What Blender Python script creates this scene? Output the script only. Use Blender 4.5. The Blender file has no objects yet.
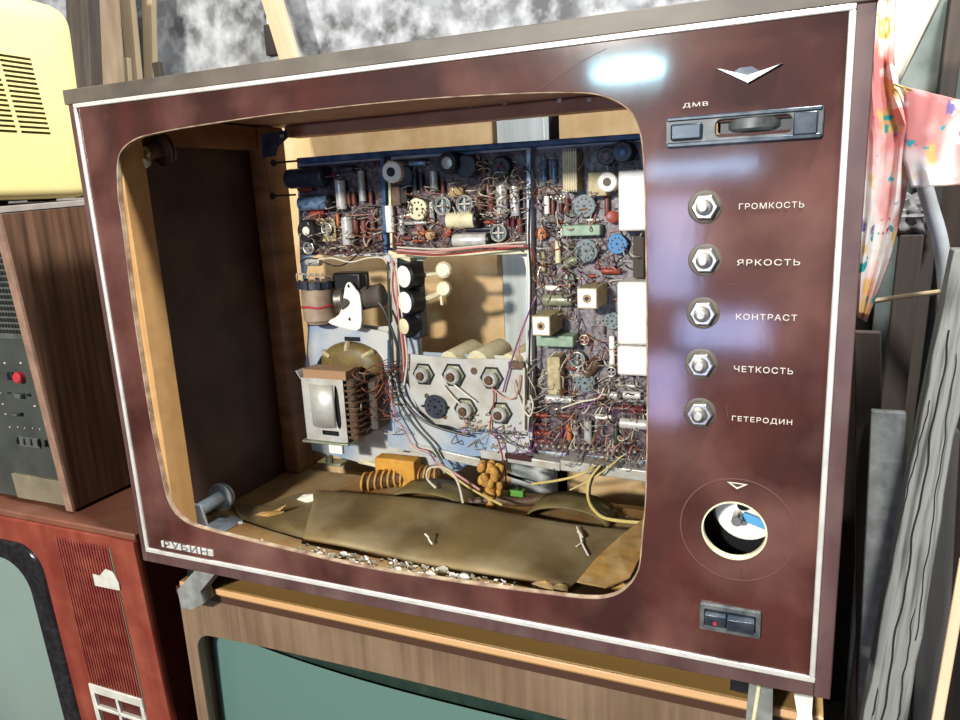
import bpy, bmesh, math, random
from mathutils import Vector, Matrix
random.seed(7)
V = Vector
sc = bpy.context.scene
COL = sc.collection
PI = math.pi
# ------------------------------------------------------------------ camera
F = 736.64
RT = V((0.91970942, 0.38965942, -0.04795963))
DN = V((0.04464861, -0.22517761, -0.97329417))
FW = V((-0.39005268, 0.89300648, -0.22449572))
CAM = V((0.73027029, -0.60544504, 0.4185193))
cd = bpy.data.cameras.new('camera'); cam = bpy.data.objects.new('camera', cd); COL.objects.link(cam)
M = Matrix((RT, -DN, -FW)).transposed().to_4x4(); M.translation = CAM
cam.matrix_world = M; cd.sensor_width = 36; cd.lens = F / 960 * 36; cd.clip_start = .02
sc.camera = cam
def ray(px, py): return RT * (px - 480) + DN * (py - 360) + FW * F
def at(px, py, y):
    d = ray(px, py); return CAM + d * ((y - CAM.y) / d.y)
def atx(px, py, x):
    d = ray(px, py); return CAM + d * ((x - CAM.x) / d.x)
def atz(px, py, z):
    d = ray(px, py); return CAM + d * ((z - CAM.z) / d.z)

# ------------------------------------------------------------------ materials
def lin(c): return tuple((v / 255 / 12.92 if v / 255 <= .04045 else ((v / 255 + .055) / 1.055) ** 2.4) for v in c) + (1,)
def mat(name, base, rough=.5, metal=0, c2=None, scale=30, stretch=(1, 1, 1), thr=(.35, .65), dust=None, dust_amt=.5, dscale=8,
        coat=0, bump=0, bscale=60, detail=6, spec=.5, c3=None):
    m = bpy.data.materials.new(name); m.use_nodes = True
    nt = m.node_tree; N = nt.nodes; L = nt.links; b = N['Principled BSDF']
    b.inputs['Roughness'].default_value = rough; b.inputs['Metallic'].default_value = metal
    b.inputs['Specular IOR Level'].default_value = spec
    b.inputs['Coat Weight'].default_value = coat; b.inputs['Coat Roughness'].default_value = .09
    b.inputs['Base Color'].default_value = lin(base)
    tc = N.new('ShaderNodeTexCoord'); mp = N.new('ShaderNodeMapping'); mp.inputs['Scale'].default_value = stretch
    L.new(tc.outputs['Object'], mp.inputs[0]); out = None
    def ns(sc_, det, src=mp):
        n = N.new('ShaderNodeTexNoise'); n.inputs['Scale'].default_value = sc_; n.inputs['Detail'].default_value = det
        L.new(src.outputs[0] if src is mp else src, n.inputs['Vector']); return n
    if c2:
        n = ns(scale, detail); r = N.new('ShaderNodeValToRGB'); L.new(n.outputs['Fac'], r.inputs[0])
        r.color_ramp.elements[0].position, r.color_ramp.elements[1].position = thr
        r.color_ramp.elements[0].color = lin(base); r.color_ramp.elements[1].color = lin(c2)
        if c3:
            e = r.color_ramp.elements.new((thr[0] + thr[1]) / 2); e.color = lin(c3)
        out = r.outputs[0]
    if dust:
        n = ns(dscale, 8, tc.outputs['Object']); r = N.new('ShaderNodeValToRGB'); L.new(n.outputs['Fac'], r.inputs[0])
        r.color_ramp.elements[0].position, r.color_ramp.elements[1].position = .42, .72
        r.color_ramp.elements[0].color = (0, 0, 0, 1); r.color_ramp.elements[1].color = (dust_amt,) * 3 + (1,)
        mx = N.new('ShaderNodeMix'); mx.data_type = 'RGBA'; L.new(r.outputs[0], mx.inputs[0])
        if out: L.new(out, mx.inputs[6])
        else: mx.inputs[6].default_value = lin(base)
        mx.inputs[7].default_value = lin(dust); out = mx.outputs[2]
    if out: L.new(out, b.inputs['Base Color'])
    if bump:
        n = ns(bscale, 5); bp = N.new('ShaderNodeBump'); bp.inputs['Strength'].default_value = bump; bp.inputs['Distance'].default_value = .002
        L.new(n.outputs['Fac'], bp.inputs['Height']); L.new(bp.outputs[0], b.inputs['Normal']); L.new(bp.outputs[0], b.inputs['Coat Normal'])
    return m
MT = {}
def D(k, *a, **kw): MT[k] = mat(k, *a, **kw)
D('lacquer', (54, 26, 23), .55, c2=(84, 42, 35), scale=18, thr=(.35, .75), dust=(136, 98, 88), dust_amt=.55, dscale=9, coat=1, spec=.12, bump=.10, bscale=16, stretch=(1, 1, .5))
D('edge_wood', (66, 58, 50), .5, c2=(90, 80, 70), scale=30, stretch=(.2, 1, 1), dust=(116, 108, 96), dust_amt=.5, dscale=20)
D('edge_side', (72, 48, 48), .42, c2=(94, 68, 66), scale=30, stretch=(1, 1, .2), dust=(130, 110, 104), dust_amt=.3, dscale=20)
D('inner_dark', (52, 28, 24), .6, c2=(70, 42, 34), scale=14, dust=(112, 88, 74), dust_amt=.5, dscale=9, bump=.1)
D('batten', (176, 134, 80), .6, c2=(194, 152, 98), scale=57, stretch=(1, 1, .08), dust=(120, 84, 46), dust_amt=.4, dscale=30)
D('batten_brown', (120, 78, 44), .6, c2=(146, 100, 60), scale=57, stretch=(.1, .1, 1), dust=(80, 48, 30), dust_amt=.5, dscale=30)
D('rail_red', (176, 130, 108), .65, c2=(196, 152, 128), scale=20, dust=(170, 140, 110), dust_amt=.4, dscale=40)
D('silver_trim', (228, 226, 218), .3, .35, dust=(160, 152, 140), dust_amt=.4, dscale=60)
D('worn_edge', (176, 156, 128), .8, c2=(120, 92, 74), scale=60)
D('chrome', (190, 188, 180), .3, .9, dust=(120, 112, 100), dust_amt=.5, dscale=300)
D('steel', (150, 148, 140), .4, .8, c2=(110, 104, 94), scale=150)
D('tin', (196, 196, 190), .35, .25, c2=(160, 160, 154), scale=120)
D('brightcan', (218, 218, 214), .3, .25, c2=(190, 188, 182), scale=120)
D('bluecan', (112, 140, 168), .32, .25, c2=(74, 92, 120), scale=160, thr=(.45, .6))
D('black', (20, 20, 24), .4)
D('blackdark', (30, 34, 44), .45, c2=(52, 58, 70), scale=60)
D('hole', (6, 5, 5), .9)
D('greyplastic', (54, 60, 62), .4, c2=(70, 76, 78), scale=60, dust=(150, 150, 145), dust_amt=.4, dscale=80)
D('slate', (46, 56, 68), .3, .3, dust=(130, 135, 140), dust_amt=.3, dscale=80)
D('paint_white', (214, 210, 198), .5)
D('porcelain', (240, 238, 230), .35, dust=(220, 210, 190), dust_amt=.4, dscale=70)
D('cream', (222, 214, 178), .45, dust=(170, 158, 120), dust_amt=.4, dscale=90)
D('beige', (190, 176, 134), .5, c2=(160, 146, 108), scale=120)
D('greenbox', (150, 176, 150), .45, c2=(128, 152, 128), scale=120)
D('greenish_silver', (168, 172, 146), .35, .4, c2=(140, 144, 120), scale=150)
D('red', (158, 66, 46), .45, c2=(128, 50, 36), scale=200)
D('redbrown', (120, 66, 54), .5, c2=(96, 52, 44), scale=200)
D('maroon', (104, 44, 48), .4, c2=(82, 34, 38), scale=200)
D('orange', (182, 104, 58), .45)
D('brown', (104, 78, 56), .55, c2=(76, 56, 42), scale=200)
D('tan', (176, 146, 100), .6, c2=(150, 120, 80), scale=160)
D('socket_grey', (120, 134, 136), .5, c2=(98, 110, 114), scale=200)
D('socket_blue', (58, 124, 176), .5)
D('bluepaint', (56, 96, 140), .4, .15, c2=(38, 66, 104), scale=20, dust=(130, 150, 170), dust_amt=.4, dscale=60)
D('zincblue', (150, 172, 196), .4, .25, c2=(206, 206, 200), scale=9, thr=(.4, .55), dust=(110, 140, 180), dust_amt=.25, dscale=14)
D('zinc', (206, 206, 196), .42, .3, c2=(186, 188, 184), scale=16, dust=(150, 130, 100), dust_amt=.5, dscale=40)
D('board', (52, 34, 38), .45, c2=(92, 72, 78), scale=120, thr=(.45, .6), dust=(140, 130, 132), dust_amt=.45, dscale=240)
D('board_lilac', (116, 110, 116), .5, c2=(78, 62, 66), scale=130, thr=(.45, .6), dust=(168, 164, 164), dust_amt=.5, dscale=200)
D('solder', (200, 190, 176), .35, .6)
D('copper', (176, 100, 62), .4, .6, c2=(130, 74, 50), scale=200)
D('olive', (122, 102, 54), .5, c2=(92, 78, 42), scale=60)
D('wood_brown_bobbin', (158, 122, 88), .6)
for k, c in dict(w_red=(150, 48, 44), w_pink=(196, 140, 132), w_white=(206, 200, 182), w_black=(26, 24, 24), w_green=(44, 62, 50), w_violet=(120, 70, 124),
                 w_blue=(56, 90, 150), w_yellow=(200, 180, 110), w_copper=(140, 84, 58)).items(): D(k, c, .45)
D('board_floor', (132, 96, 52), .7, c2=(160, 120, 66), scale=9, dust=(160, 142, 104), dust_amt=1, dscale=16, bump=.25, bscale=40)
D('cardboard', (118, 98, 58), .75, c2=(84, 68, 38), scale=10, thr=(.4, .66), dust=(150, 136, 104), dust_amt=1, dscale=12, bump=.3, bscale=30)
D('torn_card', (190, 150, 82), .8, c2=(150, 112, 54), scale=40, dust=(206, 184, 140), dust_amt=.5, dscale=50)
D('dust_grey', (168, 160, 140), .9, c2=(130, 122, 102), scale=60)
D('flake', (226, 222, 208), .8)
D('yellow_block', (214, 160, 62), .7, c2=(196, 140, 50), scale=60)
D('yellow_foam', (206, 160, 78), .8, c2=(170, 122, 56), scale=80)
D('olive_strap', (112, 100, 58), .55, c2=(88, 74, 42), scale=30, dust=(134, 118, 80), dust_amt=.5, dscale=40)
D('green_clip', (90, 150, 60), .5)
D('plywood', (196, 166, 120), .7, c2=(180, 148, 102), scale=30, stretch=(1, 1, .07), dust=(214, 190, 150), dust_amt=.5, dscale=30)
D('pale_plank', (190, 198, 196), .7, c2=(166, 172, 168), scale=52, stretch=(1, 1, .06), bump=.2)
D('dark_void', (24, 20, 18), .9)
D('veneer', (128, 104, 82), .45, c2=(100, 78, 58), scale=48, stretch=(2.2, 1, .1), thr=(.35, .7), dust=(160, 140, 112), dust_amt=.3, dscale=10)
D('topgold', (160, 126, 72), .5, c2=(142, 110, 60), scale=20, stretch=(.1, 1, 1))
D('lightwood', (220, 178, 130), .4, c2=(206, 162, 112), scale=20, stretch=(.1, 1, 1))
D('dark_groove', (70, 42, 26), .6)
D('glass_teal', (92, 122, 114), .12, coat=.3, spec=.5)
D('glass_green', (132, 150, 142), .12, coat=.3)
D('mask_dark', (34, 52, 44), .4, c2=(52, 72, 62), scale=30, thr=(.5, .75))
D('mask_black', (24, 24, 28), .22, dust=(70, 74, 80), dust_amt=.25, dscale=90)
D('mahogany', (136, 62, 48), .4, c2=(116, 48, 36), scale=44, stretch=(1, 1, .12), dust=(186, 110, 84), dust_amt=.25, dscale=20)
D('mahogany_top', (96, 50, 38), .45, c2=(120, 72, 54), scale=14, dust=(134, 104, 84), dust_amt=.4, dscale=9)
D('mahogany_side', (90, 32, 24), .35, c2=(68, 22, 18), scale=14)
D('rib_red', (118, 46, 40), .4, dust=(190, 110, 80), dust_amt=.3, dscale=40)
D('groove_red', (56, 12, 14), .6)
D('walnut_side', (122, 90, 68), .4, c2=(70, 48, 36), scale=39, stretch=(1, 2.6, .12), thr=(.3, .68), bump=.05)
D('walnut_edge', (150, 118, 98), .6, c2=(124, 96, 80), scale=40)
D('grill_dark', (70, 74, 70), .45, c2=(88, 92, 86), scale=40)
D('panel_green', (58, 62, 58), .45, c2=(70, 74, 68), scale=20)
D('strip_beige', (128, 120, 98), .6, c2=(108, 100, 80), scale=20)
D('knob_red', (176, 52, 58), .35)
D('yellow_plastic', (240, 226, 156), .4, c2=(236, 220, 146), scale=4)
D('slot_dark', (70, 54, 20), .8)
D('concrete', (88, 88, 88), .85, c2=(146, 148, 150), scale=9, thr=(.4, .6), dust=(206, 208, 210), dust_amt=.8, dscale=26, bump=.8, bscale=22, detail=9)
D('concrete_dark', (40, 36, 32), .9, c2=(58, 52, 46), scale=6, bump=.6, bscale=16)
D('floor_dirt', (60, 52, 44), .95, c2=(84, 74, 62), scale=8, bump=.6, bscale=20)
D('log', (190, 166, 136), .75, c2=(150, 126, 100), scale=30, stretch=(1, 1, .15), bump=.4)
D('log_dark', (60, 52, 46), .8, c2=(90, 80, 72), scale=44, stretch=(1, 1, .1), bump=.4)
D('plank_tan', (176, 158, 126), .75, c2=(150, 132, 104), scale=44, stretch=(1, 1, .08), bump=.3)
D('plank_fresh', (212, 186, 156), .65, c2=(204, 168, 128), scale=35, stretch=(1, 1, .1))
D('weathered', (98, 99, 95), .85, c2=(54, 54, 50), c3=(112, 113, 108), scale=78, stretch=(1.4, 1.4, .07), bump=1.0, bscale=40, detail=9)
D('weathered_flat', (124, 126, 120), .85, c2=(100, 102, 98), scale=52, stretch=(1, 1, .1), dust=(170, 172, 168), dust_amt=.4, dscale=60)
D('plank_greybrown', (70, 60, 50), .8, c2=(46, 38, 32), scale=44, stretch=(1, 1, .08), bump=.4)
D('plank_dark', (50, 48, 46), .8, c2=(70, 66, 60), scale=44, stretch=(1, 1, .08), bump=.3)
D('plank_brown', (60, 44, 32), .8, c2=(38, 28, 22), scale=44, stretch=(1, 1, .1), bump=.3)
D('greenboard', (100, 112, 104), .7, c2=(80, 92, 86), scale=12, dust=(160, 166, 160), dust_amt=.4, dscale=16)
D('cream_sheet', (240, 234, 216), .7)
D('stickwood', (196, 176, 140), .6, c2=(170, 148, 112), scale=40)
D('pipe_white', (196, 200, 200), .45, dust=(120, 110, 96), dust_amt=.5, dscale=30)
D('crumple', (150, 148, 144), .8, c2=(100, 98, 96), scale=60, bump=.8, bscale=60)
D('mark_white', (206, 200, 190), .6)
D('mark_faded', (176, 160, 146), .6)
D('scratch', (150, 122, 104), .6)
D('worn_faint', (96, 62, 56), .5)
D('dusty_top', (150, 140, 128), .8, c2=(170, 160, 150), scale=40)
D('mount_grey', (140, 152, 160), .45, .3, c2=(116, 126, 132), scale=80, dust=(160, 150, 130), dust_amt=.5, dscale=60)
D('sticker', (206, 204, 192), .6, c2=(186, 184, 172), scale=60)
D('smear_blue', (86, 160, 210), .5)

def cloth_mat():
    m = bpy.data.materials.new('printed_cloth'); m.use_nodes = True; nt = m.node_tree; N = nt.nodes; L = nt.links; b = N['Principled BSDF']
    b.inputs['Roughness'].default_value = .8
    tc = N.new('ShaderNodeTexCoord')
    def blot(scale, lo, hi, off):
        mp = N.new('ShaderNodeMapping'); mp.inputs['Location'].default_value = (off, off * 2, off * .7); L.new(tc.outputs['Object'], mp.inputs[0])
        n = N.new('ShaderNodeTexNoise'); n.inputs['Scale'].default_value = scale; n.inputs['Detail'].default_value = 2.5; L.new(mp.outputs[0], n.inputs['Vector'])
        r = N.new('ShaderNodeValToRGB'); r.color_ramp.elements[0].position = lo; r.color_ramp.elements[1].position = hi; L.new(n.outputs['Fac'], r.inputs[0]); return r.outputs[0]
    cur = None
    for (scale, lo, hi, off, c) in ((14, .42, .56, 0, (222, 140, 134)), (30, .58, .66, 3, (226, 186, 110)), (40, .60, .66, 7, (236, 226, 216)), (44, .65, .68, 6, (30, 166, 170)), (54, .66, .70, 9, (196, 60, 84)), (44, .64, .70, 12, (120, 110, 160))):
        mx = N.new('ShaderNodeMix'); mx.data_type = 'RGBA'; L.new(blot(scale, lo, hi, off), mx.inputs[0])
        if cur is None: mx.inputs[6].default_value = lin((244, 236, 228))
        else: L.new(cur, mx.inputs[6])
        mx.inputs[7].default_value = lin(c); cur = mx.outputs[2]
    L.new(cur, b.inputs['Base Color']); return m
MT['cloth'] = cloth_mat()

# ------------------------------------------------------------------ mesh helpers
def box(bm, x0, x1, y0, y1, z0, z1, mtx=None):
    vs = [bm.verts.new((x, y, z)) for x in (x0, x1) for y in (y0, y1) for z in (z0, z1)]
    for f in ((0, 1, 3, 2), (4, 6, 7, 5), (0, 4, 5, 1), (2, 3, 7, 6), (0, 2, 6, 4), (1, 5, 7, 3)): bm.faces.new([vs[i] for i in f])
    if mtx:
        for v in vs: v.co = mtx @ v.co
    return vs
def hexa(bm, p):     # eight corner points: bottom 4 then top 4, same order
    vs = [bm.verts.new(q) for q in p]
    for f in ((3, 2, 1, 0), (4, 5, 6, 7), (0, 1, 5, 4), (1, 2, 6, 5), (2, 3, 7, 6), (3, 0, 4, 7)): bm.faces.new([vs[i] for i in f])
def frame(d):
    d = d.normalized(); u = V((0, 0, 1)).cross(d)
    if u.length < 1e-3: u = V((1, 0, 0))
    u.normalize(); return d, u, d.cross(u)
def lathe(bm, p, d, prof, n=16, hex_=False):
    d, u, w = frame(d); rings = []
    for (t, r) in prof:
        c = p + d * t
        rings.append([bm.verts.new(c + (u * math.cos(2 * PI * i / n) + w * math.sin(2 * PI * i / n)) * max(r, 1e-5)) for i in range(n)])
    for a, b in zip(rings, rings[1:]):
        for i in range(n): bm.faces.new((a[i], a[(i + 1) % n], b[(i + 1) % n], b[i]))
    bm.faces.new(rings[0][::-1]); bm.faces.new(rings[-1])
def can(bm, a, b, r, n=16, bev=.15):
    L_ = (b - a).length; e = min(r * bev, L_ * .2); lathe(bm, a, b - a, [(0, r - e), (e, r), (L_ - e, r), (L_, r - e)], n)
def catmull(pts, k=6):
    pts = [V(p) for p in pts]; P = [pts[0]] + pts + [pts[-1]]; out = []
    for i in range(1, len(P) - 2):
        for j in range(k):
            t = j / k; p0, p1, p2, p3 = P[i - 1:i + 3]
            out.append(.5 * (2 * p1 + (p2 - p0) * t + (2 * p0 - 5 * p1 + 4 * p2 - p3) * t * t + (3 * p1 - p0 - 3 * p2 + p3) * t ** 3))
    out.append(pts[-1]); return out
def tube(bm, pts, r, n=7, smooth=True, k=6):
    pts = catmull(pts, k) if smooth else [V(p) for p in pts]; rings = []; u = None
    for i, p in enumerate(pts):
        d = (pts[min(i + 1, len(pts) - 1)] - pts[max(i - 1, 0)])
        if d.length < 1e-9: d = V((0, 0, 1))
        d.normalize()
        if u is None: _, u, _ = frame(d)
        u = (u - d * u.dot(d)); u = u.normalized() if u.length > 1e-6 else frame(d)[1]; w = d.cross(u)
        rings.append([bm.verts.new(p + (u * math.cos(2 * PI * j / n) + w * math.sin(2 * PI * j / n)) * r) for j in range(n)])
    for a, b in zip(rings, rings[1:]):
        for i in range(n): bm.faces.new((a[i], a[(i + 1) % n], b[(i + 1) % n], b[i]))
    bm.faces.new(rings[0][::-1]); bm.faces.new(rings[-1])
def grid(bm, fn, nu, nv, th=None):
    g = [[bm.verts.new(fn(i / nu, j / nv)) for j in range(nv + 1)] for i in range(nu + 1)]
    for i in range(nu):
        for j in range(nv): bm.faces.new((g[i][j], g[i + 1][j], g[i + 1][j + 1], g[i][j + 1]))
def obj(name, bm, m, parent=None, bevel=0, solid=0, smooth=True, label=None):
    bmesh.ops.recalc_face_normals(bm, faces=bm.faces)
    me = bpy.data.meshes.new(name); bm.to_mesh(me); bm.free()
    return link(name, me, m, parent, bevel, solid, smooth, label)
def link(name, me, m, parent=None, bevel=0, solid=0, smooth=True, label=None):
    o = bpy.data.objects.new(name, me); COL.objects.link(o)
    if m: me.materials.append(MT[m])
    if parent: o.parent = parent
    if solid:
        s = o.modifiers.new('s', 'SOLIDIFY'); s.thickness = solid; s.offset = 0
    if bevel:
        b = o.modifiers.new('b', 'BEVEL'); b.width = bevel; b.segments = 2; b.limit_method = 'ANGLE'; b.angle_limit = .7
    if smooth:
        for p in me.polygons: p.use_smooth = True
        try: me.set_sharp_from_angle(angle=.7)
        except Exception: pass
    if label: o['label'] = label
    return o
def B(): return bmesh.new()
def bx(name, x0, x1, y0, y1, z0, z1, m, parent=None, bevel=.001, label=None):
    b = B(); box(b, x0, x1, y0, y1, z0, z1); return obj(name, b, m, parent, bevel, label=label)
def to_mesh(cu):
    o = bpy.data.objects.new('tmp', cu); COL.objects.link(o); dg = bpy.context.evaluated_depsgraph_get(); dg.update()
    me = bpy.data.meshes.new_from_object(o.evaluated_get(dg)); bpy.data.objects.remove(o); return me
def plate(outlines, y0, y1, bev=0):     # outlines in (x,z); first is outer; slab between planes y0 and y1
    cu = bpy.data.curves.new('c', 'CURVE'); cu.dimensions = '2D'; cu.fill_mode = 'BOTH'
    cu.extrude = (y1 - y0) / 2 - bev; cu.bevel_depth = bev; cu.bevel_resolution = 1; cu.offset = -bev
    for o in outlines:
        s = cu.splines.new('POLY'); s.points.add(len(o) - 1); s.use_cyclic_u = True
        for p, q in zip(s.points, o): p.co = (q[0], q[1], 0, 1)
    me = to_mesh(cu); me.transform(Matrix.Translation((0, (y0 + y1) / 2, 0)) @ Matrix.Rotation(PI / 2, 4, 'X')); return me
def rrect(x0, x1, z0, z1, r, n=8):
    out = []
    rs = r if isinstance(r, (list, tuple)) else [r] * 4
    for k, (cx, cz, a) in enumerate(((x1, z1, 0), (x0, z1, 90), (x0, z0, 180), (x1, z0, 270))):
        q = rs[k]; cx += -q if k in (0, 3) else q; cz += -q if k in (0, 1) else q
        for i in range(n + 1):
            t = math.radians(a + 90 * i / n); out.append((cx + q * math.cos(t), cz + q * math.sin(t)))
    return out
def circ(cx, cz, r, n=32): return [(cx + r * math.cos(2 * PI * i / n), cz + r * math.sin(2 * PI * i / n)) for i in range(n)]
def pxpoly(pts, y): return [(at(x, z, y).x, at(x, z, y).z) for x, z in pts]
def smoothpoly(pts, k=4):
    n = len(pts); out = []
    for i in range(n):
        p0, p1, p2, p3 = [V((pts[(i + j) % n][0], pts[(i + j) % n][1], 0)) for j in (-1, 0, 1, 2)]
        for j in range(k):
            t = j / k; q = .5 * (2 * p1 + (p2 - p0) * t + (2 * p0 - 5 * p1 + 4 * p2 - p3) * t * t + (3 * p1 - p0 - 3 * p2 + p3) * t ** 3); out.append((q.x, q.y))
    return out
def thing(name, label, cat, loc=(0, 0, 0), group=None):
    o = bpy.data.objects.new(name, None); COL.objects.link(o); o.empty_display_size = .02
    o['label'] = label; o['category'] = cat
    if group: o['group'] = group
    return o
def tag(o, label, cat, group=None, kind=None):
    o['label'] = label; o['category'] = cat
    if group: o['group'] = group
    if kind: o['kind'] = kind
    return o
def struct(o): o['kind'] = 'structure'; return o
def text(s, px, py, wpx, hpx, m, parent, y=-.0004, name='lettering', bold=.0, shift=0):
    cu = bpy.data.curves.new('t', 'FONT'); cu.body = s; cu.align_x = 'LEFT'; cu.align_y = 'BOTTOM'; cu.extrude = .02; cu.offset = 0; cu.space_character = 1.15
    me = to_mesh(cu)
    xs = [v.co.x for v in me.vertices]; ys = [v.co.y for v in me.vertices]
    x0, x1, y0, y1 = min(xs), max(xs), min(ys), max(ys)
    a = at(px, py, 0); w = (at(px + wpx, py, 0) - a).length; h = (at(px, py - hpx, 0) - a).length
    for v in me.vertices:
        v.co = V(((v.co.x - x0) / (x1 - x0) * w + a.x, y + v.co.z * .01, (v.co.y - y0) / (y1 - y0) * h + a.z))
    return link(name, me, m, parent, smooth=False)

# ================================================================== MAIN CABINET
tv = thing('television_cabinet', 'gutted burgundy lacquered television cabinet with open screen hole and control panel', 'television')
X0, X1, Z0, Z1, DP = -.0095, .7725, -.0145, .5460, .335
bx('top_panel', X0 - .003, X1 + .001, -.002, DP, .5305, Z1, 'edge_wood', tv)
for x0, x1 in ((X0, .0005), (.7595, X1)): bx('side_panel', x0, x1, 0, DP, Z0, .5305, 'edge_side', tv)
bx('bottom_panel', .0006, .7594, 0, .287, Z0, -.0001, 'edge_side', tv)
bx('floor_lining', .0007, .7593, .0055, .286, 0.0002, .0045, 'board_floor', tv, label='dusty brown inner floor board')
bx('side_lining', .0006, .010, .010, .30, .006, .5295, 'inner_dark', tv, label='dark brown inner side sheet')
bx('side_lining', .748, .759, .010, .30, .006, .5295, 'inner_dark', tv)
bx('top_lining', .0106, .7475, .012, DP - .002, .522, .530, 'rail_red', tv)
edge_px = [(116.7, 168), (118.5, 155), (123, 147.5), (130, 141.5), (141.7, 136), (168.8, 130), (204, 124), (245.8, 117.7), (275, 113.6), (321.7, 108.4), (363.3, 103.9), (405, 99.9), (446.7, 96.6), (501.7, 93.6), (543, 92), (575, 91.8), (592, 92.8), (607, 96.2), (622.5, 103.5), (633, 113.5), (639, 127), (642.8, 144),
           (645, 180), (646.5, 250), (647.5, 330), (647.8, 420), (646.7, 480), (645.6, 507), (643.5, 528), (640.4, 563), (636, 576), (629, 586), (617.5, 594.6), (603, 598.6), (588, 598.8), (573.8, 597.7), (542.5, 593.8), (500.8, 588.6), (466.7, 584), (425, 577.6), (383.3, 571.2), (341.7, 563.2), (300, 553.2), (255.8, 542.8), (226.7, 535.4), (205.8, 529.8), (189, 524), (175.5, 514), (166.3, 497), (160, 469), (152.7, 435.4), (146.5, 400), (133, 313), (122, 226), (117.7, 197)]
opening = smoothpoly([(at(x, z, 0).x, at(x, z, 0).z) for x, z in edge_px][::-1], 3)
cx, cz = .334, .264
hc = at(734, 531, 0)
HR = .0262
tw = [at(667, 137, 0), at(823, 123, 0)]
dial_hole = rrect(at(712, 130, 0).x, at(795, 124, 0).x, at(712, 135, 0).z, at(795, 117, 0).z, .002, 3)
rk = rrect(at(703, 615, 0).x, at(757, 625, 0).x, at(703, 628, 0).z, at(703, 612, 0).z, .002, 3)
bez = link('bezel', plate([rrect(.0005, .7595, 0, .5305, .0005, 1), opening, circ(hc.x, hc.z, HR, 48), dial_hole, rk], 0, .0055, .0004), 'lacquer', tv, smooth=True, label='glossy burgundy front with rounded screen hole')
ring = [(cx + (x - cx) * .9965, cz + (z - cz) * .9965) for x, z in opening]
link('opening_edge', plate([[(cx + (x - cx) * 1.001, cz + (z - cz) * 1.001) for x, z in opening], ring], .0002, .0057), 'worn_edge', bez, smooth=False, label='pale worn edge')
tr = B()
box(tr, 0, .760, -.0022, .001, .5262, .5307); box(tr, 0, .760, -.0022, .001, -.0002, .0052)
for a in ((0, .0044), (.7554, .760)): box(tr, a[0], a[1], -.0023, .001, .005, .5262)
obj('trim', tr, 'silver_trim', tv, .0009, label='silver trim strip framing the front')
# scratches
for p in (((580, 62), (607, 48), 1), ((540, 88), (580, 63), .7), ((726, 405), (728, 418), 1.2), ((722, 285), (735, 284), .5), ((741, 567), (743, 576), 1)):
    a, b2 = at(*p[0], -.0003), at(*p[1], -.0003); s = B(); tube(s, [a, b2], .00025 * p[2], 5, False); obj('scratch', s, 'worn_faint', bez)
# emblem
em = B()
pts = [(716, 68.5), (748, 75.5), (783, 63.5), (748, 83.5)]
q = [at(x, z, 0) for x, z in pts]
for y, sgn in ((-.0035, 0),):
    f = [em.verts.new(v + V((0, y, 0))) for v in q]; bk = [em.verts.new(v + V((0, .0005, 0))) for v in q]
    for i in range(4): em.faces.new((f[i], f[(i + 1) % 4], bk[(i + 1) % 4], bk[i]))
    em.faces.new((f[0], f[1], f[3])); em.faces.new((f[1], f[2], f[3])); em.faces.new((bk[0], bk[1], bk[3])); em.faces.new((bk[1], bk[2], bk[3]))
emb = obj('emblem', em, 'chrome', tv, .0003, label='chrome chevron emblem')
eb = B(); hs = [at(732, 73, 0), at(740, 68, 0), at(752, 66.5, 0), at(760, 71, 0), at(748, 76, 0)]
lo = [eb.verts.new(v + V((0, -.0012, 0))) for v in hs]; hi = [eb.verts.new(v + V((0, .0005, 0))) for v in hs]
eb.faces.new(lo); eb.faces.new(hi)
for i in range(5): eb.faces.new((lo[i], lo[(i + 1) % 5], hi[(i + 1) % 5], hi[i]))
obj('emblem_centre', eb, 'slate', emb)
# channel window
tx0, tx1, tz0, tz1 = at(666, 146, 0).x, at(823, 132, 0).x, at(745, 143, 0).z, at(745, 112, 0).z
win = link('channel_window', plate([rrect(tx0, tx1, tz0, tz1, .002, 3), rrect(at(716, 130, 0).x, at(792, 124, 0).x, at(745, 136, 0).z, at(745, 118, 0).z, .004, 4)], -.003, .001, .0008), 'greyplastic', tv, label='grey plastic channel window')
b = B(); box(b, tx0 + .001, tx1 - .001, -.0045, -.002, tz1 - .003, tz1); box(b, tx0 + .001, tx1 - .001, -.0045, -.002, tz0, tz0 + .0035)
obj('window_rib', b, 'slate', win, .0008)
dc = at(754, 128, 0)
b = B(); lathe(b, V((dc.x, .024, tz0 + .0085)), V((0, 0, 1)), [(0, .026), (.002, .028), (.009, .028), (.011, .026)], 32)
obj('tuning_wheel', b, 'greyplastic', win)
b = B(); box(b, tx0 + .04, tx1 - .01, .003, .006, tz0 + .004, tz1 - .006); obj('window_recess', b, 'black', win)
b = B(); bc = at(687, 132, 0); box(b, bc.x - .0115, bc.x + .0115, -.007, 0, bc.z - .006, bc.z + .006); obj('channel_button', b, 'slate', win, .0015)
b = B(); bc = at(804, 122, 0); box(b, bc.x - .007, bc.x + .009, -.0048, 0, bc.z - .009, bc.z + .007); obj('end_cap', b, 'slate', win, .001)
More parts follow.
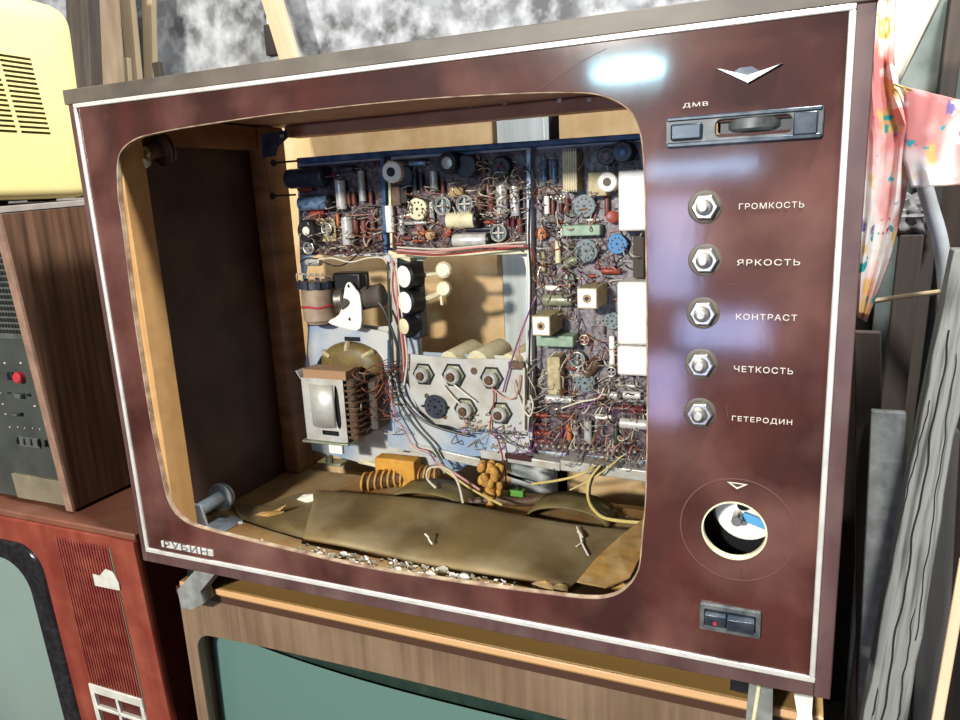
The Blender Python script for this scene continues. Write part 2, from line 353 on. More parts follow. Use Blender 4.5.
# round tuner hole: washer rim
b = B(); lathe(b, V((hc.x, .0095, hc.z)), V((0, 1, 0)), [(0, HR + .006), (.001, HR + .006)], 48); b.free()
link('tuner_hole_rim', plate([circ(hc.x, hc.z, HR + .0002, 48), circ(hc.x, hc.z, HR - .0011, 48)], -.0005, .007), 'cream', bez, label='pale rim of the round tuner hole')
for r0, r1 in ((.0465, .0455),):
    link('worn_circle', plate([circ(hc.x + .002, hc.z + .001, r0, 64), circ(hc.x + .002, hc.z + .001, r1, 64)], -.00025, .0002), 'worn_faint', bez, smooth=False)
tun = B(); lathe(tun, V((hc.x + .008, .030, hc.z + .004)), V((0, 1, 0)), [(0, .010), (.002, .026), (.012, .030), (.05, .030)], 32)
tk = B(); lathe(tk, V((hc.x - .004, .042, hc.z - .004)), V((0, 1, 0)), [(0, .040), (.004, .040)], 32); obj('tuner_backing', tk, 'black', tv)
tn = obj('channel_tuner', tun, 'porcelain', tv, label='white tuner drum behind the round hole')
b = B(); can(b, V((hc.x + .001, .014, hc.z + .002)), V((hc.x + .001, .034, hc.z + .002)), .0045); obj('tuner_shaft', b, 'chrome', tn)
b = B(); can(b, V((hc.x + .006, .022, hc.z + .014)), V((hc.x + .004, .034, hc.z + .016)), .0055); obj('tuner_contact', b, 'black', tn)
b = B(); box(b, hc.x + .004, hc.x + .026, .0245, .029, hc.z + .000, hc.z + .008, Matrix.Translation((hc.x, 0, hc.z)) @ Matrix.Rotation(.3, 4, 'Y') @ Matrix.Translation((-hc.x, 0, -hc.z))); obj('blue_smear', b, 'smear_blue', tn, .001)
b = B(); box(b, hc.x - .030, hc.x - .001, .05, .056, hc.z + .006, hc.z + .04); obj('tuner_bracket', b, 'tan', tn, .001)
# control shafts
for (px, py, ly, lx0, lx1, s_) in ((705, 207, 207, 739, 804, 'ГРОМКОСТЬ'), (705, 260, 263, 737, 800, 'ЯРКОСТЬ'), (703, 313, 317, 736, 797, 'КОНТРАСТ'), (701, 364, 369, 734, 793, 'ЧЕТКОСТЬ'), (700, 413, 419, 732, 792, 'ГЕТЕРОДИН')):
    c = at(px, py, 0); rot = random.uniform(0, 1)
    b = B(); lathe(b, V((c.x, .001, c.z)), V((0, -1, 0)), [(0, .0132), (.0009, .0132), (.0014, .0125), (.0014, .0108)], 32)
    sh = obj('control_socket', b, 'edge_wood', tv, label='metal washer with nut and bare shaft')
    b = B(); lathe(b, V((c.x, -.0005, c.z)), V((math.sin(rot) * .001, -1, 0)), [(0, .0106), (.0042, .0106), (.0052, .0096)], 6); obj('nut', b, 'chrome', sh, .0004)
    b = B(); lathe(b, V((c.x, -.004, c.z)), V((0, -1, 0)), [(0, .0062), (.004, .0062), (.0045, .0052), (.0045, .003)], 20); obj('bushing', b, 'steel', sh)
    b = B(); can(b, V((c.x, -.004, c.z)), V((c.x - .0005, -.0125, c.z)), .0032); obj('shaft', b, 'tin', sh)
    o = text(s_, lx0, ly + 2.5, lx1 - lx0, 6.0, 'mark_white', tv, bold=.012)
text('ДМВ', 683, 108.5, 25, 5, 'mark_white', tv, bold=.02)
# triangle mark
a, b_, c = at(727, 481.5, 0), at(748, 483.5, 0), at(737, 489, 0)
tri = [(a.x, a.z), (b_.x, a.z - .0006), (c.x, c.z)]; m_ = V((sum(t[0] for t in tri) / 3, sum(t[1] for t in tri) / 3))
link('triangle_mark', plate([tri, [(m_.x + (x - m_.x) * .62, m_.y + (z - m_.y) * .62) for x, z in tri]], -.0005, .0002), 'mark_white', tv, smooth=False)
# power switch
sx0, sx1, sz0, sz1 = at(700, 618, 0).x, at(761, 620, 0).x, at(730, 632, 0).z, at(730, 606, 0).z
sw = link('power_switch', plate([rrect(sx0, sx1, sz0, sz1, .0015, 2), rrect(sx0 + .004, sx1 - .004, sz0 + .0045, sz1 - .0045, .001, 2)], -.0035, .001, .0005), 'greyplastic', tv, label='grey two-rocker power switch')
xm = (sx0 + sx1) / 2 - .002
for x0, x1, t in ((sx0 + .0045, xm - .001, .0), (xm, sx1 - .005, .002)):
    b = B(); zc = (sz0 + sz1) / 2
    hexa(b, [V((x0, .004, zc - .008)), V((x1, .004, zc - .008)), V((x1, -.0035 - t, zc - .0085)), V((x0, -.0035 - t, zc - .0085)),
             V((x0, .004, zc + .0085)), V((x1, .004, zc + .0085)), V((x1, -.0065 - t, zc + .004)), V((x0, -.0065 - t, zc + .004))])
    r_ = obj('rocker', b, 'slate', sw, .0008)
b = B(); lathe(b, V((sx0 + .013, -.0042, zc - .004)), V((0, -1, 0)), [(0, .002), (.0012, .0018)], 12); obj('red_dot', b, 'knob_red', sw)
# name badge, lettering worn beyond reading
b = B(); a, c = at(162, 540, 0), at(214, 555, 0); box(b, a.x, c.x, -.0022, .0002, c.z - .0012, a.z - .0002)
bd = obj('badge', b, 'silver_trim', tv, .0005, label='worn metal name badge with embossed letters')
text('РУБИН', 166, 546.3, 42, 6.2, 'greyplastic', bd, y=-.0024, name='badge_letters')
# inner battens
bx('front_batten', .0105, .049, .006, .040, .008, .520, 'batten', tv, label='pale pine batten inside the front')
bx('front_batten', .632, .66, .006, .040, .008, .520, 'batten', tv)
bx('rear_batten', .0105, .037, .262, .312, .006, .520, 'batten_brown', tv, .003)
bx('rear_batten', .715, .747, .290, .333, .006, .520, 'batten_brown', tv, .003)
bx('side_rail', .0105, .030, .041, .2615, .488, .520, 'batten_brown', tv, .002)
bx('rear_rail', .0465, .7145, .300, .333, .505, .5215, 'rail_red', tv, .003, label='reddish rear top rail with nails and splinters')
# nails and glue blobs on rear rail
b = B()
for px, py in ((307, 117), (340, 112), (362, 106), (420, 104), (437, 103), (470, 106), (505, 103), (560, 101), (590, 100)):
    p = at(px, py, .2995); box(b, p.x - .003, p.x + .003, .297, .3005, p.z - .002, p.z + .003)
obj('glue_blob', b, 'flake', tv, .001)
# corner bracket at the rear top left
b = B(); pl = pxpoly([(262, 134), (288, 130), (288, 137), (277, 147), (275, 156), (263, 158)], .258)
link('corner_bracket', plate([pl], .257, .2600), 'slate', tv, label='blue-grey sheet metal corner bracket')
b = B(); can(b, at(282, 136, .258), at(282, 136, .254), .003); obj('bracket_screw', b, 'chrome', tv)
for (px, py, m) in ((272, 196, 'w_black'), (273, 163, 'w_black')):
    p = at(px, py, .2605); b = B(); tube(b, [p, p + V((.02, -.004, .000)), p + V((.045, -.006, 0))], .0014); can(b, p, p + V((0, .004, 0)), .005)
    obj('tie_wire', b, m, tv)
# picture-tube mounts in the corners
def mount(a, c, dirty):
    b = B(); can(b, a, c, .0085, 20); d = (c - a).normalized()
    r = obj('screen_mount', b, 'mount_grey' if not dirty else 'brown', tv, label='bolt and washers that held the picture tube')
    b = B(); lathe(b, c - d * .012, d, [(0, .019), (.003, .019), (.003, .012), (.007, .012), (.007, .017), (.010, .017)], 24); obj('washer', b, 'mount_grey' if not dirty else 'brown', r)
    b = B(); lathe(b, a - d * .006, d, [(0, .009), (.006, .009)], 6); obj('nut', b, 'steel' if not dirty else 'beige', r, .0006)
    return r
r = mount(atx(199, 510, .040), atx(226, 494, .040), False)
p = atx(199, 510, .040)
b = B(); hexa(b, [V((.024, p.y - .014, .0046)), V((.068, p.y - .014, .0046)), V((.068, p.y - .010, .0046)), V((.024, p.y - .010, .0046)),
                  V((.034, p.y - .009, p.z + .012)), V((.052, p.y - .009, p.z + .012)), V((.052, p.y - .005, p.z + .012)), V((.034, p.y - .005, p.z + .012))])
box(b, .024, .068, p.y - .012, p.y + .05, .0046, .0075); obj('mount_bracket', b, 'mount_grey', r, .001)
r = mount(atx(146, 153, .036), atx(168, 148, .040), True)
for (px, py, rr) in ((137, 148, .006), (139, 156, .005), (146, 162, .006), (134, 143, .005)):
    b = B(); p = at(px, py, .045); can(b, p, p + V((.004, -.008, -.002)), rr); obj('bolt_head', b, 'beige', r)
# feet
def foot(pa, name_label, flip):
    b = B(); x = pa
    prof = [(0, -.020), (.0, -.030), (-.0, -.036), (.004, -.076), (.018, -.082), (.034, -.060), (.060, -.050), (.16, -.050), (.16, -.020)]
    pts0 = [(y, z) for y, z in prof]
    n = len(pts0); w = .030
    L0 = [b.verts.new((x, y, z)) for y, z in pts0]; L1 = [b.verts.new((x + w, y, z)) for y, z in pts0]
    b.faces.new(L0); b.faces.new(L1[::-1])
    for i in range(n): b.faces.new((L0[i], L0[(i + 1) % n], L1[(i + 1) % n], L1[i]))
    f = obj('foot', b, 'steel', tv, .002, label=name_label); return f
def foot2(px_pts, y0, y1, m, lab):
    pl = pxpoly(px_pts, y0); f = link('foot', plate([pl], y0, y1, .0006), m, tv, label=lab); return f
f1 = foot2([(196, 569), (208, 571), (215, 574), (200, 592), (203, 604), (192, 610), (181, 608), (177, 590)], .002, .022, 'weathered_flat', 'grey painted angled foot under the corner')
bx('foot_block', .022, .055, .036, .30, -.0518, Z0 - .0005, 'black', tv)
f2 = foot2([(749, 684), (773, 690), (772, 740), (744, 735)], .002, .022, 'weathered_flat', 'grey painted foot with a pale ridge')
b = B(); tube(b, [at(759, 686, .0015), at(756, 705, .0015), at(752, 730, .0015)], .0018, 8); obj('foot_ridge', b, 'cream', f2)
bx('foot_block', .69, .725, .036, .30, -.0518, Z0 - .0005, 'black', tv)
tag(link('paper_scrap', plate([pxpoly([(794, 694), (813, 697), (812, 712), (815, 740), (792, 740), (797, 712)], .01)], .008, .012, .0005), 'porcelain'), 'white plastic scrap hanging below the bottom right corner of the burgundy cabinet', 'scrap')

# ================================================================== CHASSIS
YB = .300
ch = thing('television_chassis', 'metal television chassis crowded with circuit boards, capacitors, coils and wires', 'chassis')
outer = pxpoly([(297, 160), (384, 153), (530, 143), (646, 133), (700, 129), (704, 470), (646, 476), (560, 464), (480, 452), (462, 470), (420, 478), (300, 447), (308, 330), (300, 260)], YB)
h1 = smoothpoly(pxpoly([(308, 259), (345, 257), (376, 256), (388, 262), (391, 275), (391, 300), (390, 326), (350, 322), (322, 318), (309, 312)], YB), 3)
h2 = pxpoly([(421, 262), (427, 257), (515, 254), (524, 258), (526, 268), (526, 352), (510, 356), (421, 352)], YB)
fr = link('frame', plate([outer, h1, h2], YB, YB + .0025), 'zincblue', ch, label='pale blue-white sheet metal frame')
b = B()
def strip(b, p0, p1, y, h, dep):   # rail along pixel line
    a, c = at(*p0, y), at(*p1, y)
    hexa(b, [a + V((0, 0, -h)), c + V((0, 0, -h)), c + V((0, dep, -h)), a + V((0, dep, -h)), a, c, c + V((0, dep, 0)), a + V((0, dep, 0))])
strip(b, (296, 158), (384, 151), .280, .008, .021); strip(b, (384, 151), (700, 129), .280, .007, .021)
obj('top_rail', b, 'bluepaint', ch, .0015, label='blue painted top rail')
def post(b, p0, p1, y, w, dep):
    a, c = at(*p0, y), at(*p1, y)
    hexa(b, [c, c + V((w, 0, 0)), c + V((w, dep, 0)), c + V((0, dep, 0)), a, a + V((w, 0, 0)), a + V((w, dep, 0)), a + V((0, dep, 0))])
b = B(); post(b, (380, 158), (383, 253), .281, .0065, .019); obj('divider', b, 'bluepaint', ch, .001)
b = B(); post(b, (387, 160), (390, 248), .283, .004, .017); strip(b, (388, 250), (410, 258), .283, .006, .016); obj('divider', b, 'cream', ch, .001, label='cream painted divider')
b = B(); post(b, (526, 148), (528, 440), .279, .006, .020); obj('divider', b, 'zincblue', ch, .001)
b = B(); strip(b, (392, 254), (528, 249), .281, .006, .019); obj('cross_rail', b, 'cream', ch, .001)
b = B(); post(b, (390, 258), (397, 452), .282, .011, .018); obj('divider', b, 'zinc', ch, .001, label='white vertical rail behind the cable bundle')
b = B(); strip(b, (408, 443), (480, 459), .272, .013, .004); strip(b, (480, 450), (560, 463), .272, .012, .028); strip(b, (560, 460), (700, 478), .272, .015, .028); obj('bottom_rail', b, 'zinc', ch, .0015, label='white bottom rail with slots')
b = B(); strip(b, (505, 453), (531, 457), .2705, .0075, .004); obj('rail_slot', b, 'groove_red', ch)
# boards
def board(pts, m, lab=None): return link('circuit_board', plate([pxpoly(pts, .294)], .294, .297), m, ch, label=lab)
b1 = board([(299, 167), (381, 160), (384, 252), (301, 255)], 'board', 'dark purple-brown circuit board')
b2 = board([(392, 160), (526, 150), (528, 248), (392, 252)], 'board', 'dark circuit board, top middle')
b3 = board([(533, 150), (660, 140), (660, 400), (533, 402)], 'board_lilac', 'lilac-tinted circuit board down the right side')
b4 = board([(532, 404), (660, 402), (660, 462), (532, 450)], 'board', 'dark circuit board along the bottom')
# plain white bracket plates on the left
lp = link('frame_plate', plate([smoothpoly(pxpoly([(311, 320), (352, 328), (388, 332), (392, 352), (391, 380), (372, 352), (330, 352), (318, 362), (312, 380)], .285), 2)], .283, .286), 'zincblue', ch, label='pale blue sheet metal plate')
b = B(); box(b, *[v for v in (at(344, 338, .28).x, at(359, 338, .28).x)], .281, .284, at(344, 341, .28).z, at(344, 337, .28).z); obj('plate_slot', b, 'black', lp, 0)
fin = link('fin_bracket', plate([smoothpoly(pxpoly([(350, 282), (356, 289), (361, 298), (361, 328), (346, 328), (329, 322), (340, 314), (344, 298), (346, 286)], .262), 3)], .260, .264, .0004), 'porcelain', ch, label='white fin-shaped metal bracket')
b = B()
for p in ((349, 286), (350, 319)): can(b, at(*p, .2595), at(*p, .2625), .0025)
obj('fin_hole', b, 'black', fin)

GR = {}
def two(px, py, L_, ax, y):
    c = at(px, py, y)
    if ax == 'h': h = (at(px + L_ / 2, py, y) - at(px - L_ / 2, py, y)).x / 2; d = V((h, 0, 0))
    elif ax == 'v': h = (at(px, py - L_ / 2, y) - at(px, py + L_ / 2, y)).z / 2; d = V((0, 0, h))
    else:
        h = (at(px + L_ / 2, py, y) - at(px - L_ / 2, py, y)).x / 2; t = math.radians(ax); d = V((h * math.cos(t), 0, h * math.sin(t)))
    return c - d, c + d
def R_(px, r, y): return (at(px + r, 300, y) - at(px, 300, y)).x
def cyl(name, px, py, L_, r, ax, m, lab=None, y=None, cap=None, leads=True):
    rr = R_(px, r, .28) * .92; y = y if y is not None else .291 - rr
    a, c = two(px, py, L_, ax, y); b = B(); d = (c - a).normalized(); LL = (c - a).length
    e = rr * .25
    lathe(b, a, d, [(0, rr * .75), (e * .3, rr * .95), (e, rr), (LL * .88, rr), (LL * .90, rr * .9), (LL * .92, rr), (LL - e * .3, rr * .95), (LL, rr * .75)], 16)
    o = obj(name, b, m, ch, label=lab)
    if leads:
        for e_, s_ in ((a, -1), (c, 1)): b = B(); tube(b, [e_, e_ + d * .003 * s_, e_ + d * .005 * s_ + V((0, .294 - y, 0))], .0006, 5, True, 3); obj('lead_wire', b, 'solder', o)
    if cap:
        b = B(); can(b, c - d * LL * .10, c + d * .0012, rr * 1.03) if cap == 'c' else can(b, a - d * .0012, a + d * LL * .06, rr * 1.03); obj('end_cap', b, 'black', o)
    return o
CAPS = [ # px,py,len,r,axis,mat,label,cap
 (307, 178, 38, 8.4, 'h', 'blackdark', 'large dark blue-grey capacitor', None), (316, 203, 32, 6.2, 'h', 'bluecan', 'blue and silver capacitor', 'c'),
 (341, 195, 29, 4.8, 'v', 'brightcan', 'silver can capacitor', None), (348, 231, 28, 5.6, 'v', 'brightcan', 'silver can capacitor', None),
 (362, 186, 31, 3.3, 'v', 'tin', 'slim silver capacitor', None), (346, 169, 17, 3, 'h', 'blackdark', None, None),
 (418, 163, 17, 2.8, 'h', 'bluecan', None, None), (434, 181, 20, 3.8, 'v', 'tin', None, None), (421, 180, 16, 2, 'v', 'blackdark', None, None), (415, 180, 20, 2.2, 'v', 'blackdark', None, None),
 (390, 219, 27, 4.2, 'v', 'porcelain', 'white capacitor', None), (402, 225, 19, 2.8, 'v', 'tin', None, None), (432, 212, 20, 2.4, 'v', 'brightcan', None, None),
 (416, 223, 22, 1.8, 'h', 'tin', None, None), (463, 220, 31, 7.6, 'h', 'cream', 'large cream capacitor with a black end', 'c'), (472, 240, 37, 6.6, 'h', 'brightcan', 'large silver capacitor with a black end', 'c'),
 (502, 201, 33, 5.6, 'v', 'brightcan', 'silver can capacitor', None), (515, 201, 30, 4.8, 'v', 'brightcan', 'silver can capacitor', None), (482, 229, 32, 2, 'h', 'blackdark', None, None),
 (544, 170, 25, 3.2, 'v', 'bluecan', None, None), (554, 170, 25, 2.8, 'v', 'bluecan', None, None), (547, 205, 18, 2.8, 'v', 'porcelain', None, None),
 (592, 220, 14, 2, 'h', 'tin', None, None), (558, 252, 22, 3, 'v', 'cream', 'cream capacitor', None), (553, 288, 15, 3, 'h', 'porcelain', None, None),
 (558, 300, 29, 6.4, 'h', 'greenish_silver', 'large greenish silver capacitor', None), (612, 350, 28, 3.2, 'v', 'porcelain', 'white capacitor', None),
 (559, 399, 26, 4.2, 'h', 'brightcan', 'silver capacitor', None), (613, 395, 10, 4, 'h', 'brightcan', None, None), (632, 395, 18, 4.5, 'h', 'brightcan', None, None), (632, 386, 12, 2.4, 'h', 'tin', None, None),
 (635, 424, 30, 6, 'h', 'brightcan', 'large silver capacitor', None), (588, 432, 22, 4.6, 'v', 'tin', 'silver can capacitor', None), (604, 417, 17, 2.8, 'h', 'porcelain', None, None), (616, 436, 20, 2.5, 'v', 'w_green', None, None),
 (484, 170, 20, 2.6, 'v', 'brown', None, None), (478, 163, 14, 2, 'v', 'tin', None, None), (314, 262, 14, 3.6, 'h', 'tin', None, None), (571, 262, 13, 5, 30, 'greenish_silver', None, None),
 (600, 398, 14, 3.5, 'h', 'brown', None, None), (576, 427, 14, 3, 'v', 'tin', None, None), (543, 262, 20, 2.6, 'v', 'beige', None, None), (620, 447, 12, 2, 'v', 'brown', None, None)]
for c in CAPS: cyl('capacitor', *c[:6], c[6], cap=c[7])
RES = [(306, 188, 15, 3, 'h', 'red'), (318, 214, 14, 2.8, 'h', 'red'), (349, 199, 11, 2, 'v', 'redbrown'), (354, 199, 11, 2.2, 'v', 'redbrown'), (371, 197, 12, 2, 'v', 'redbrown'),
 (356, 226, 15, 2.8, 'v', 'redbrown'), (364, 226, 16, 3, 'v', 'redbrown'), (373, 221, 12, 2, 'v', 'redbrown'), (338, 220, 12, 1.7, 'v', 'orange'), (443, 187, 12, 1.9, 'v', 'redbrown'),
 (480, 200, 20, 4.2, 'v', 'brown'), (491, 203, 18, 3, 'v', 'redbrown'), (491, 222, 11, 2, 'h', 'red'), (520, 226, 15, 3, 'v', 'redbrown'), (513, 222, 10, 2.6, 'v', 'maroon'),
 (553, 207, 14, 2, 'v', 'redbrown'), (561, 208, 10, 2, 'v', 'maroon'), (567, 205, 14, 2.6, 'v', 'redbrown'), (607, 205, 22, 2.6, 'v', 'redbrown'), (559, 222, 8, 1.4, 'h', 'red'),
 (611, 271, 19, 3.4, 'h', 'red'), (592, 276, 6, 2, 'h', 'red'), (630, 409, 28, 4.2, 'h', 'maroon'), (540, 415, 16, 2.8, 'h', 'red'), (540, 424, 15, 2.4, 'h', 'redbrown'), (543, 433, 16, 3, 'h', 'red'), (543, 441, 16, 3, 'h', 'redbrown'),
 (565, 416, 16, 2.4, 'h', 'redbrown'), (569, 432, 16, 3, 'v', 'orange'), (562, 432, 12, 2, 'v', 'maroon'), (632, 449, 16, 3, 'h', 'redbrown'), (407, 238, 10, 2, 'h', 'redbrown'), (420, 241, 12, 1.8, 'h', 'red'),
 (398, 244, 10, 1.6, 'h', 'redbrown'), (300, 203, 10, 2.2, 'v', 'brown'), (572, 368, 10, 1.6, 'h', 'red'), (630, 440, 12, 1.6, 'h', 'brown'), (508, 222, 10, 1.8, 'v', 'maroon'), (545, 232, 10, 1.6, 'v', 'maroon'),
 (583, 292, 6, 1.6, 'v', 'orange'), (604, 330, 8, 1.4, 'v', 'brown'), (560, 258, 8, 1.5, 60, 'maroon'), (368, 243, 9, 1.6, 60, 'redbrown'), (352, 243, 9, 1.6, 30, 'redbrown'), (332, 176, 9, 1.8, 'h', 'maroon')]
for c in RES: cyl('resistor', *c, {'red': 'red resistor', 'redbrown': 'red-brown resistor', 'maroon': 'maroon resistor', 'orange': 'orange resistor', 'brown': 'brown resistor'}[c[5]])
def endon(name, px, py, r, depth, m, face=None, fr_=.75, lab=None, y0=.294):
    rr = R_(px, r, .28); p = at(px, py, y0 - depth); b = B()
    lathe(b, V((p.x, y0, p.z)), V((0, -1, 0)), [(0, rr), (depth - rr * .12, rr), (depth, rr * .88)], 24); o = obj(name, b, m, ch, label=lab)
    if face:
        b = B(); lathe(b, V((p.x, y0 - depth + .0003, p.z)), V((0, -1, 0)), [(0, rr * fr_), (.0008, rr * fr_), (.0012, rr * fr_ * .9)], 24); obj('end_face', b, face, o)
    return o, V((p.x, y0 - depth, p.z)), rr
endon('capacitor', 447, 163, 9, .032, 'black', 'tin', .55, 'black round capacitor with a silver end')
endon('trimmer_knob', 306, 231, 9, .026, 'black', 'paint_white', .38, 'black knob with a white centre')
endon('coil', 466, 166, 10, .02, 'blackdark'); endon('coil', 500, 168, 10, .018, 'black'); endon('coil', 606, 156, 9, .022, 'blackdark', 'board', .6); endon('coil', 622, 152, 10, .024, 'blackdark', 'bluepaint', .5); endon('coil', 403, 176, 9, .014, 'blackdark')
for (px, py, r, dep, m, hole, lab) in ((391, 172, 9, .026, 'porcelain', 'black', 'white ring coil former'), (607, 182, 9.2, .030, 'porcelain', 'brown', 'white ring with a brown core')):
    o, p, rr = endon('ring_coil', px, py, r, dep, m, None, lab=lab); b = B(); lathe(b, p + V((0, .001, 0)), V((0, -1, 0)), [(0, rr * .42), (.0022, rr * .42)], 20); obj('core', b, hole, o)
b = B(); p = at(598, 184, .28); box(b, p.x - .010, p.x + .012, .272, .294, p.z - .014, p.z + .014); obj('coil_box', b, 'beige', ch, .001)
p = at(320, 230, .288); b = B(); box(b, p.x - .027, p.x + .027, .2865, .289, p.z - .0165, p.z + .0165); obj('terminal_plate', b, 'beige', ch, .0006, label='tan terminal plate under the black knob')
def torus_bm(b, c, R, r, n=24, m=8):
    tube(b, [c + V((R * math.cos(2 * PI * i / n), 0, R * math.sin(2 * PI * i / n))) for i in range(n + 1)], r, m, False)
for (px, py, r) in ((326, 229, 5), (442, 206, 8), (464, 204, 8), (498, 233, 8), (566, 280, 7.5), (577, 360, 8), (561, 232, 4.5), (308, 248, 5), (611, 372, 5), (584, 340, 5), (646, 150, 6)):
    c = at(px, py, .280); rr = R_(px, r, .28); b = B(); lathe(b, V((c.x, .294, c.z)), V((0, -1, 0)), [(0, rr * .95), (.012, rr * .95), (.012, rr * .75), (.006, rr * .7)], 20)
    o = obj('trimmer', b, 'socket_grey' if px != 584 else 'orange', ch); b = B(); torus_bm(b, V((c.x, .281, c.z)), rr * .95, .0008); box(b, c.x - rr * .7, c.x + rr * .7, .281, .2825, c.z - .0007, c.z + .0007); box(b, c.x - .0007, c.x + .0007, .281, .2825, c.z - rr * .7, c.z + rr * .7); obj('wire_ring', b, 'solder', o)
def socket(px, py, r, m, lab, dark='black', y0=.294, dep=.013, pins=9):
    rr = R_(px, r, .28); p = at(px, py, y0 - dep); b = B(); y = y0 - dep
    lathe(b, V((p.x, y0, p.z)), V((0, -1, 0)), [(0, rr * .9), (dep - .001, rr), (dep, rr * .94)], 28); o = obj('tube_socket', b, m, ch, label=lab)
    b = B()
    for i in range(pins):
        t = 2 * PI * (i + .5) / (pins + 1) - PI / 2
        lathe(b, V((p.x + rr * .6 * math.cos(t), y + .0005, p.z + rr * .6 * math.sin(t))), V((0, -1, 0)), [(0, rr * .10), (.0009, rr * .10)], 8)
    lathe(b, V((p.x, y + .0005, p.z)), V((0, -1, 0)), [(0, rr * .14), (.0009, rr * .14)], 10)
    for t in (0, PI): lathe(b, V((p.x + rr * 1.02 * math.cos(t), y + .001, p.z)), V((0, -1, 0)), [(0, rr * .12), (.0012, rr * .12)], 8)
    obj('pin_hole', b, dark, o)
socket(417, 209, 9.5, 'cream', 'round cream tube socket'); socket(584, 206, 11, 'socket_grey', 'grey tube socket'); socket(586, 251, 11.5, 'socket_grey', 'grey tube socket')
socket(617, 244, 10, 'socket_blue', 'bright blue tube socket'); socket(612, 321, 9, 'socket_grey', 'grey tube socket'); socket(585, 383, 10.5, 'socket_grey', 'grey tube socket with a red dot')
def rbox(name, px0, px1, py0, py1, y0, y1, m, lab, bev=.0015):
    y = y1; a, c = at(px0, (py0 + py1) / 2, y), at(px1, (py0 + py1) / 2, y); t, d = at((px0 + px1) / 2, py0, y), at((px0 + px1) / 2, py1, y)
    b = B(); box(b, a.x, c.x, y1, y0, d.z, t.z); return obj(name, b, m, ch, bev, label=lab)
rbox('transformer_can', 618, 648, 170, 231, .294, .258, 'porcelain', 'tall white can, topmost of three', .003)
rbox('transformer_can', 617, 648, 282, 345, .294, .258, 'porcelain', 'tall white can below the blue socket', .003)
rbox('transformer_can', 617, 648, 347, 376, .294, .258, 'porcelain', 'short white can', .003)
rbox('relay_box', 562, 577, 151, 191, .294, .268, 'beige', 'ribbed beige box')
b_ = B()
for i in range(6):
    p = at(564 + i * 2.4, 171, .2678); box(b_, p.x - .0004, p.x + .0004, .2672, .2685, p.z - .024, p.z + .026)
obj('box_rib', b_, 'cream', ch)
rbox('filter_box', 562, 600, 225, 236, .294, .275, 'greenbox', 'grey-green flat box')
rbox('filter_box', 536, 573, 336, 347, .294, .262, 'greenbox', 'pale green flat box')
rbox('filter_box', 547, 560, 357, 395, .294, .270, 'beige', 'upright beige box')
rbox('film_box', 449, 463, 187, 197, .294, .282, 'tan', 'small tan box'); rbox('film_box', 398, 407, 186, 204, .294, .28, 'black', 'small black box'); rbox('film_box', 391, 400, 186, 206, .294, .278, 'brown', 'small brown box'); rbox('film_box', 633, 644, 236, 278, .294, .280, 'log_dark', 'dark upright strip')
for (x0, x1, z0, z1, lab) in ((577, 597, 288, 309, 'square beige coil can with a screw hole, upper'), (532, 550, 316, 336, 'square beige coil can with a screw hole, lower')):
    o = rbox('coil_can', x0, x1, z0, z1, .294, .240, 'beige', lab, .001); y = .240
    p = at((x0 + x1) / 2, (z0 + z1) / 2, y); a, c = at(x0, z0, y), at(x1, z1, y)
    b = B(); box(b, a.x + .0006, c.x - .0006, y - .0008, y + .001, c.z + .0012, a.z - .0012); obj('can_face', b, 'porcelain', o, .0008)
    b = B(); lathe(b, p + V((0, -.0006, 0)), V((0, -1, 0)), [(0, .0052), (.0006, .0052), (.0012, .0046)], 16); obj('core_ring', b, 'tan', o)
    b = B(); lathe(b, p + V((0, -.0016, 0)), V((0, -1, 0)), [(0, .0026), (.0006, .0026)], 12); obj('core_screw', b, 'black', o)
def disc(px, py, r, m, lab=None):
    rr = R_(px, r, .28); p = at(px, py, .284); b = B(); lathe(b, p + V((0, .002, 0)), V((.2, -1, .1)), [(0, rr * .7), (.001, rr), (.003, rr), (.004, rr * .7)], 18); obj('disc_capacitor', b, m, ch, label=lab)
for a in ((612, 217, 6, 'red', 'red-orange disc capacitor'), (541, 234, 5.5, 'orange', 'orange disc capacitor'), (420, 232, 4.5, 'orange'), (430, 235, 4.5, 'tan'), (447, 232, 4, 'red'), (419, 229, 4, 'redbrown'), (584, 374, 4, 'red', 'red disc'), (597, 267, 3, 'maroon')): disc(*a)
cyl('resistor', 592, 368, 20, 6, 50, 'brown', 'dark brown resistor')
# row of three round capacitors on black block and cream plugs
b = B(); p0, p1 = at(397, 262, .278), at(423, 338, .278); box(b, p0.x, p1.x, .272, .296, p1.z, p0.z); blk = obj('capacitor_block', b, 'blackdark', ch, .003, label='dark block carrying three round white-faced capacitors')
for px, py, rx, ry in ((408, 277, 9, 12), (409, 303, 9, 12), (408, 327, 7.5, 9)):
    p = at(px, py, .256); r1 = R_(px, 12 if ry > 10 else 9, .26); b = B(); lathe(b, V((p.x, .28, p.z)), V((-.42, -1, .0)), [(0, r1), (.02, r1), (.022, r1 * .9), (.022, r1 * .8), (.0195, r1 * .78)], 28); o = obj('round_capacitor', b, 'black', blk)
    b = B(); lathe(b, V((p.x - .0075, .2618, p.z)), V((-.42, -1, 0)), [(0, r1 * .80), (.003, r1 * .80), (.004, r1 * .7)], 24); obj('round_face', b, 'porcelain' if ry > 10 else 'cream', o)
def tb(name, pxs, r, m, parent, lab=None, n=8):
    b = B(); tube(b, [at(x, z, y) for x, z, y in pxs], r, n); return obj(name, b, m, parent, label=lab)
o = tb('cream_plug', [(421, 276, .285), (435, 274, .27), (451, 272, .262)], .0028, 'cream', ch, 'cream plastic peg')
p = at(444, 270, .266); b = B(); lathe(b, p, V((.2, -1, .2)), [(0, .009), (.003, .011), (.006, .008)], 20); obj('peg_flange', b, 'cream', o)
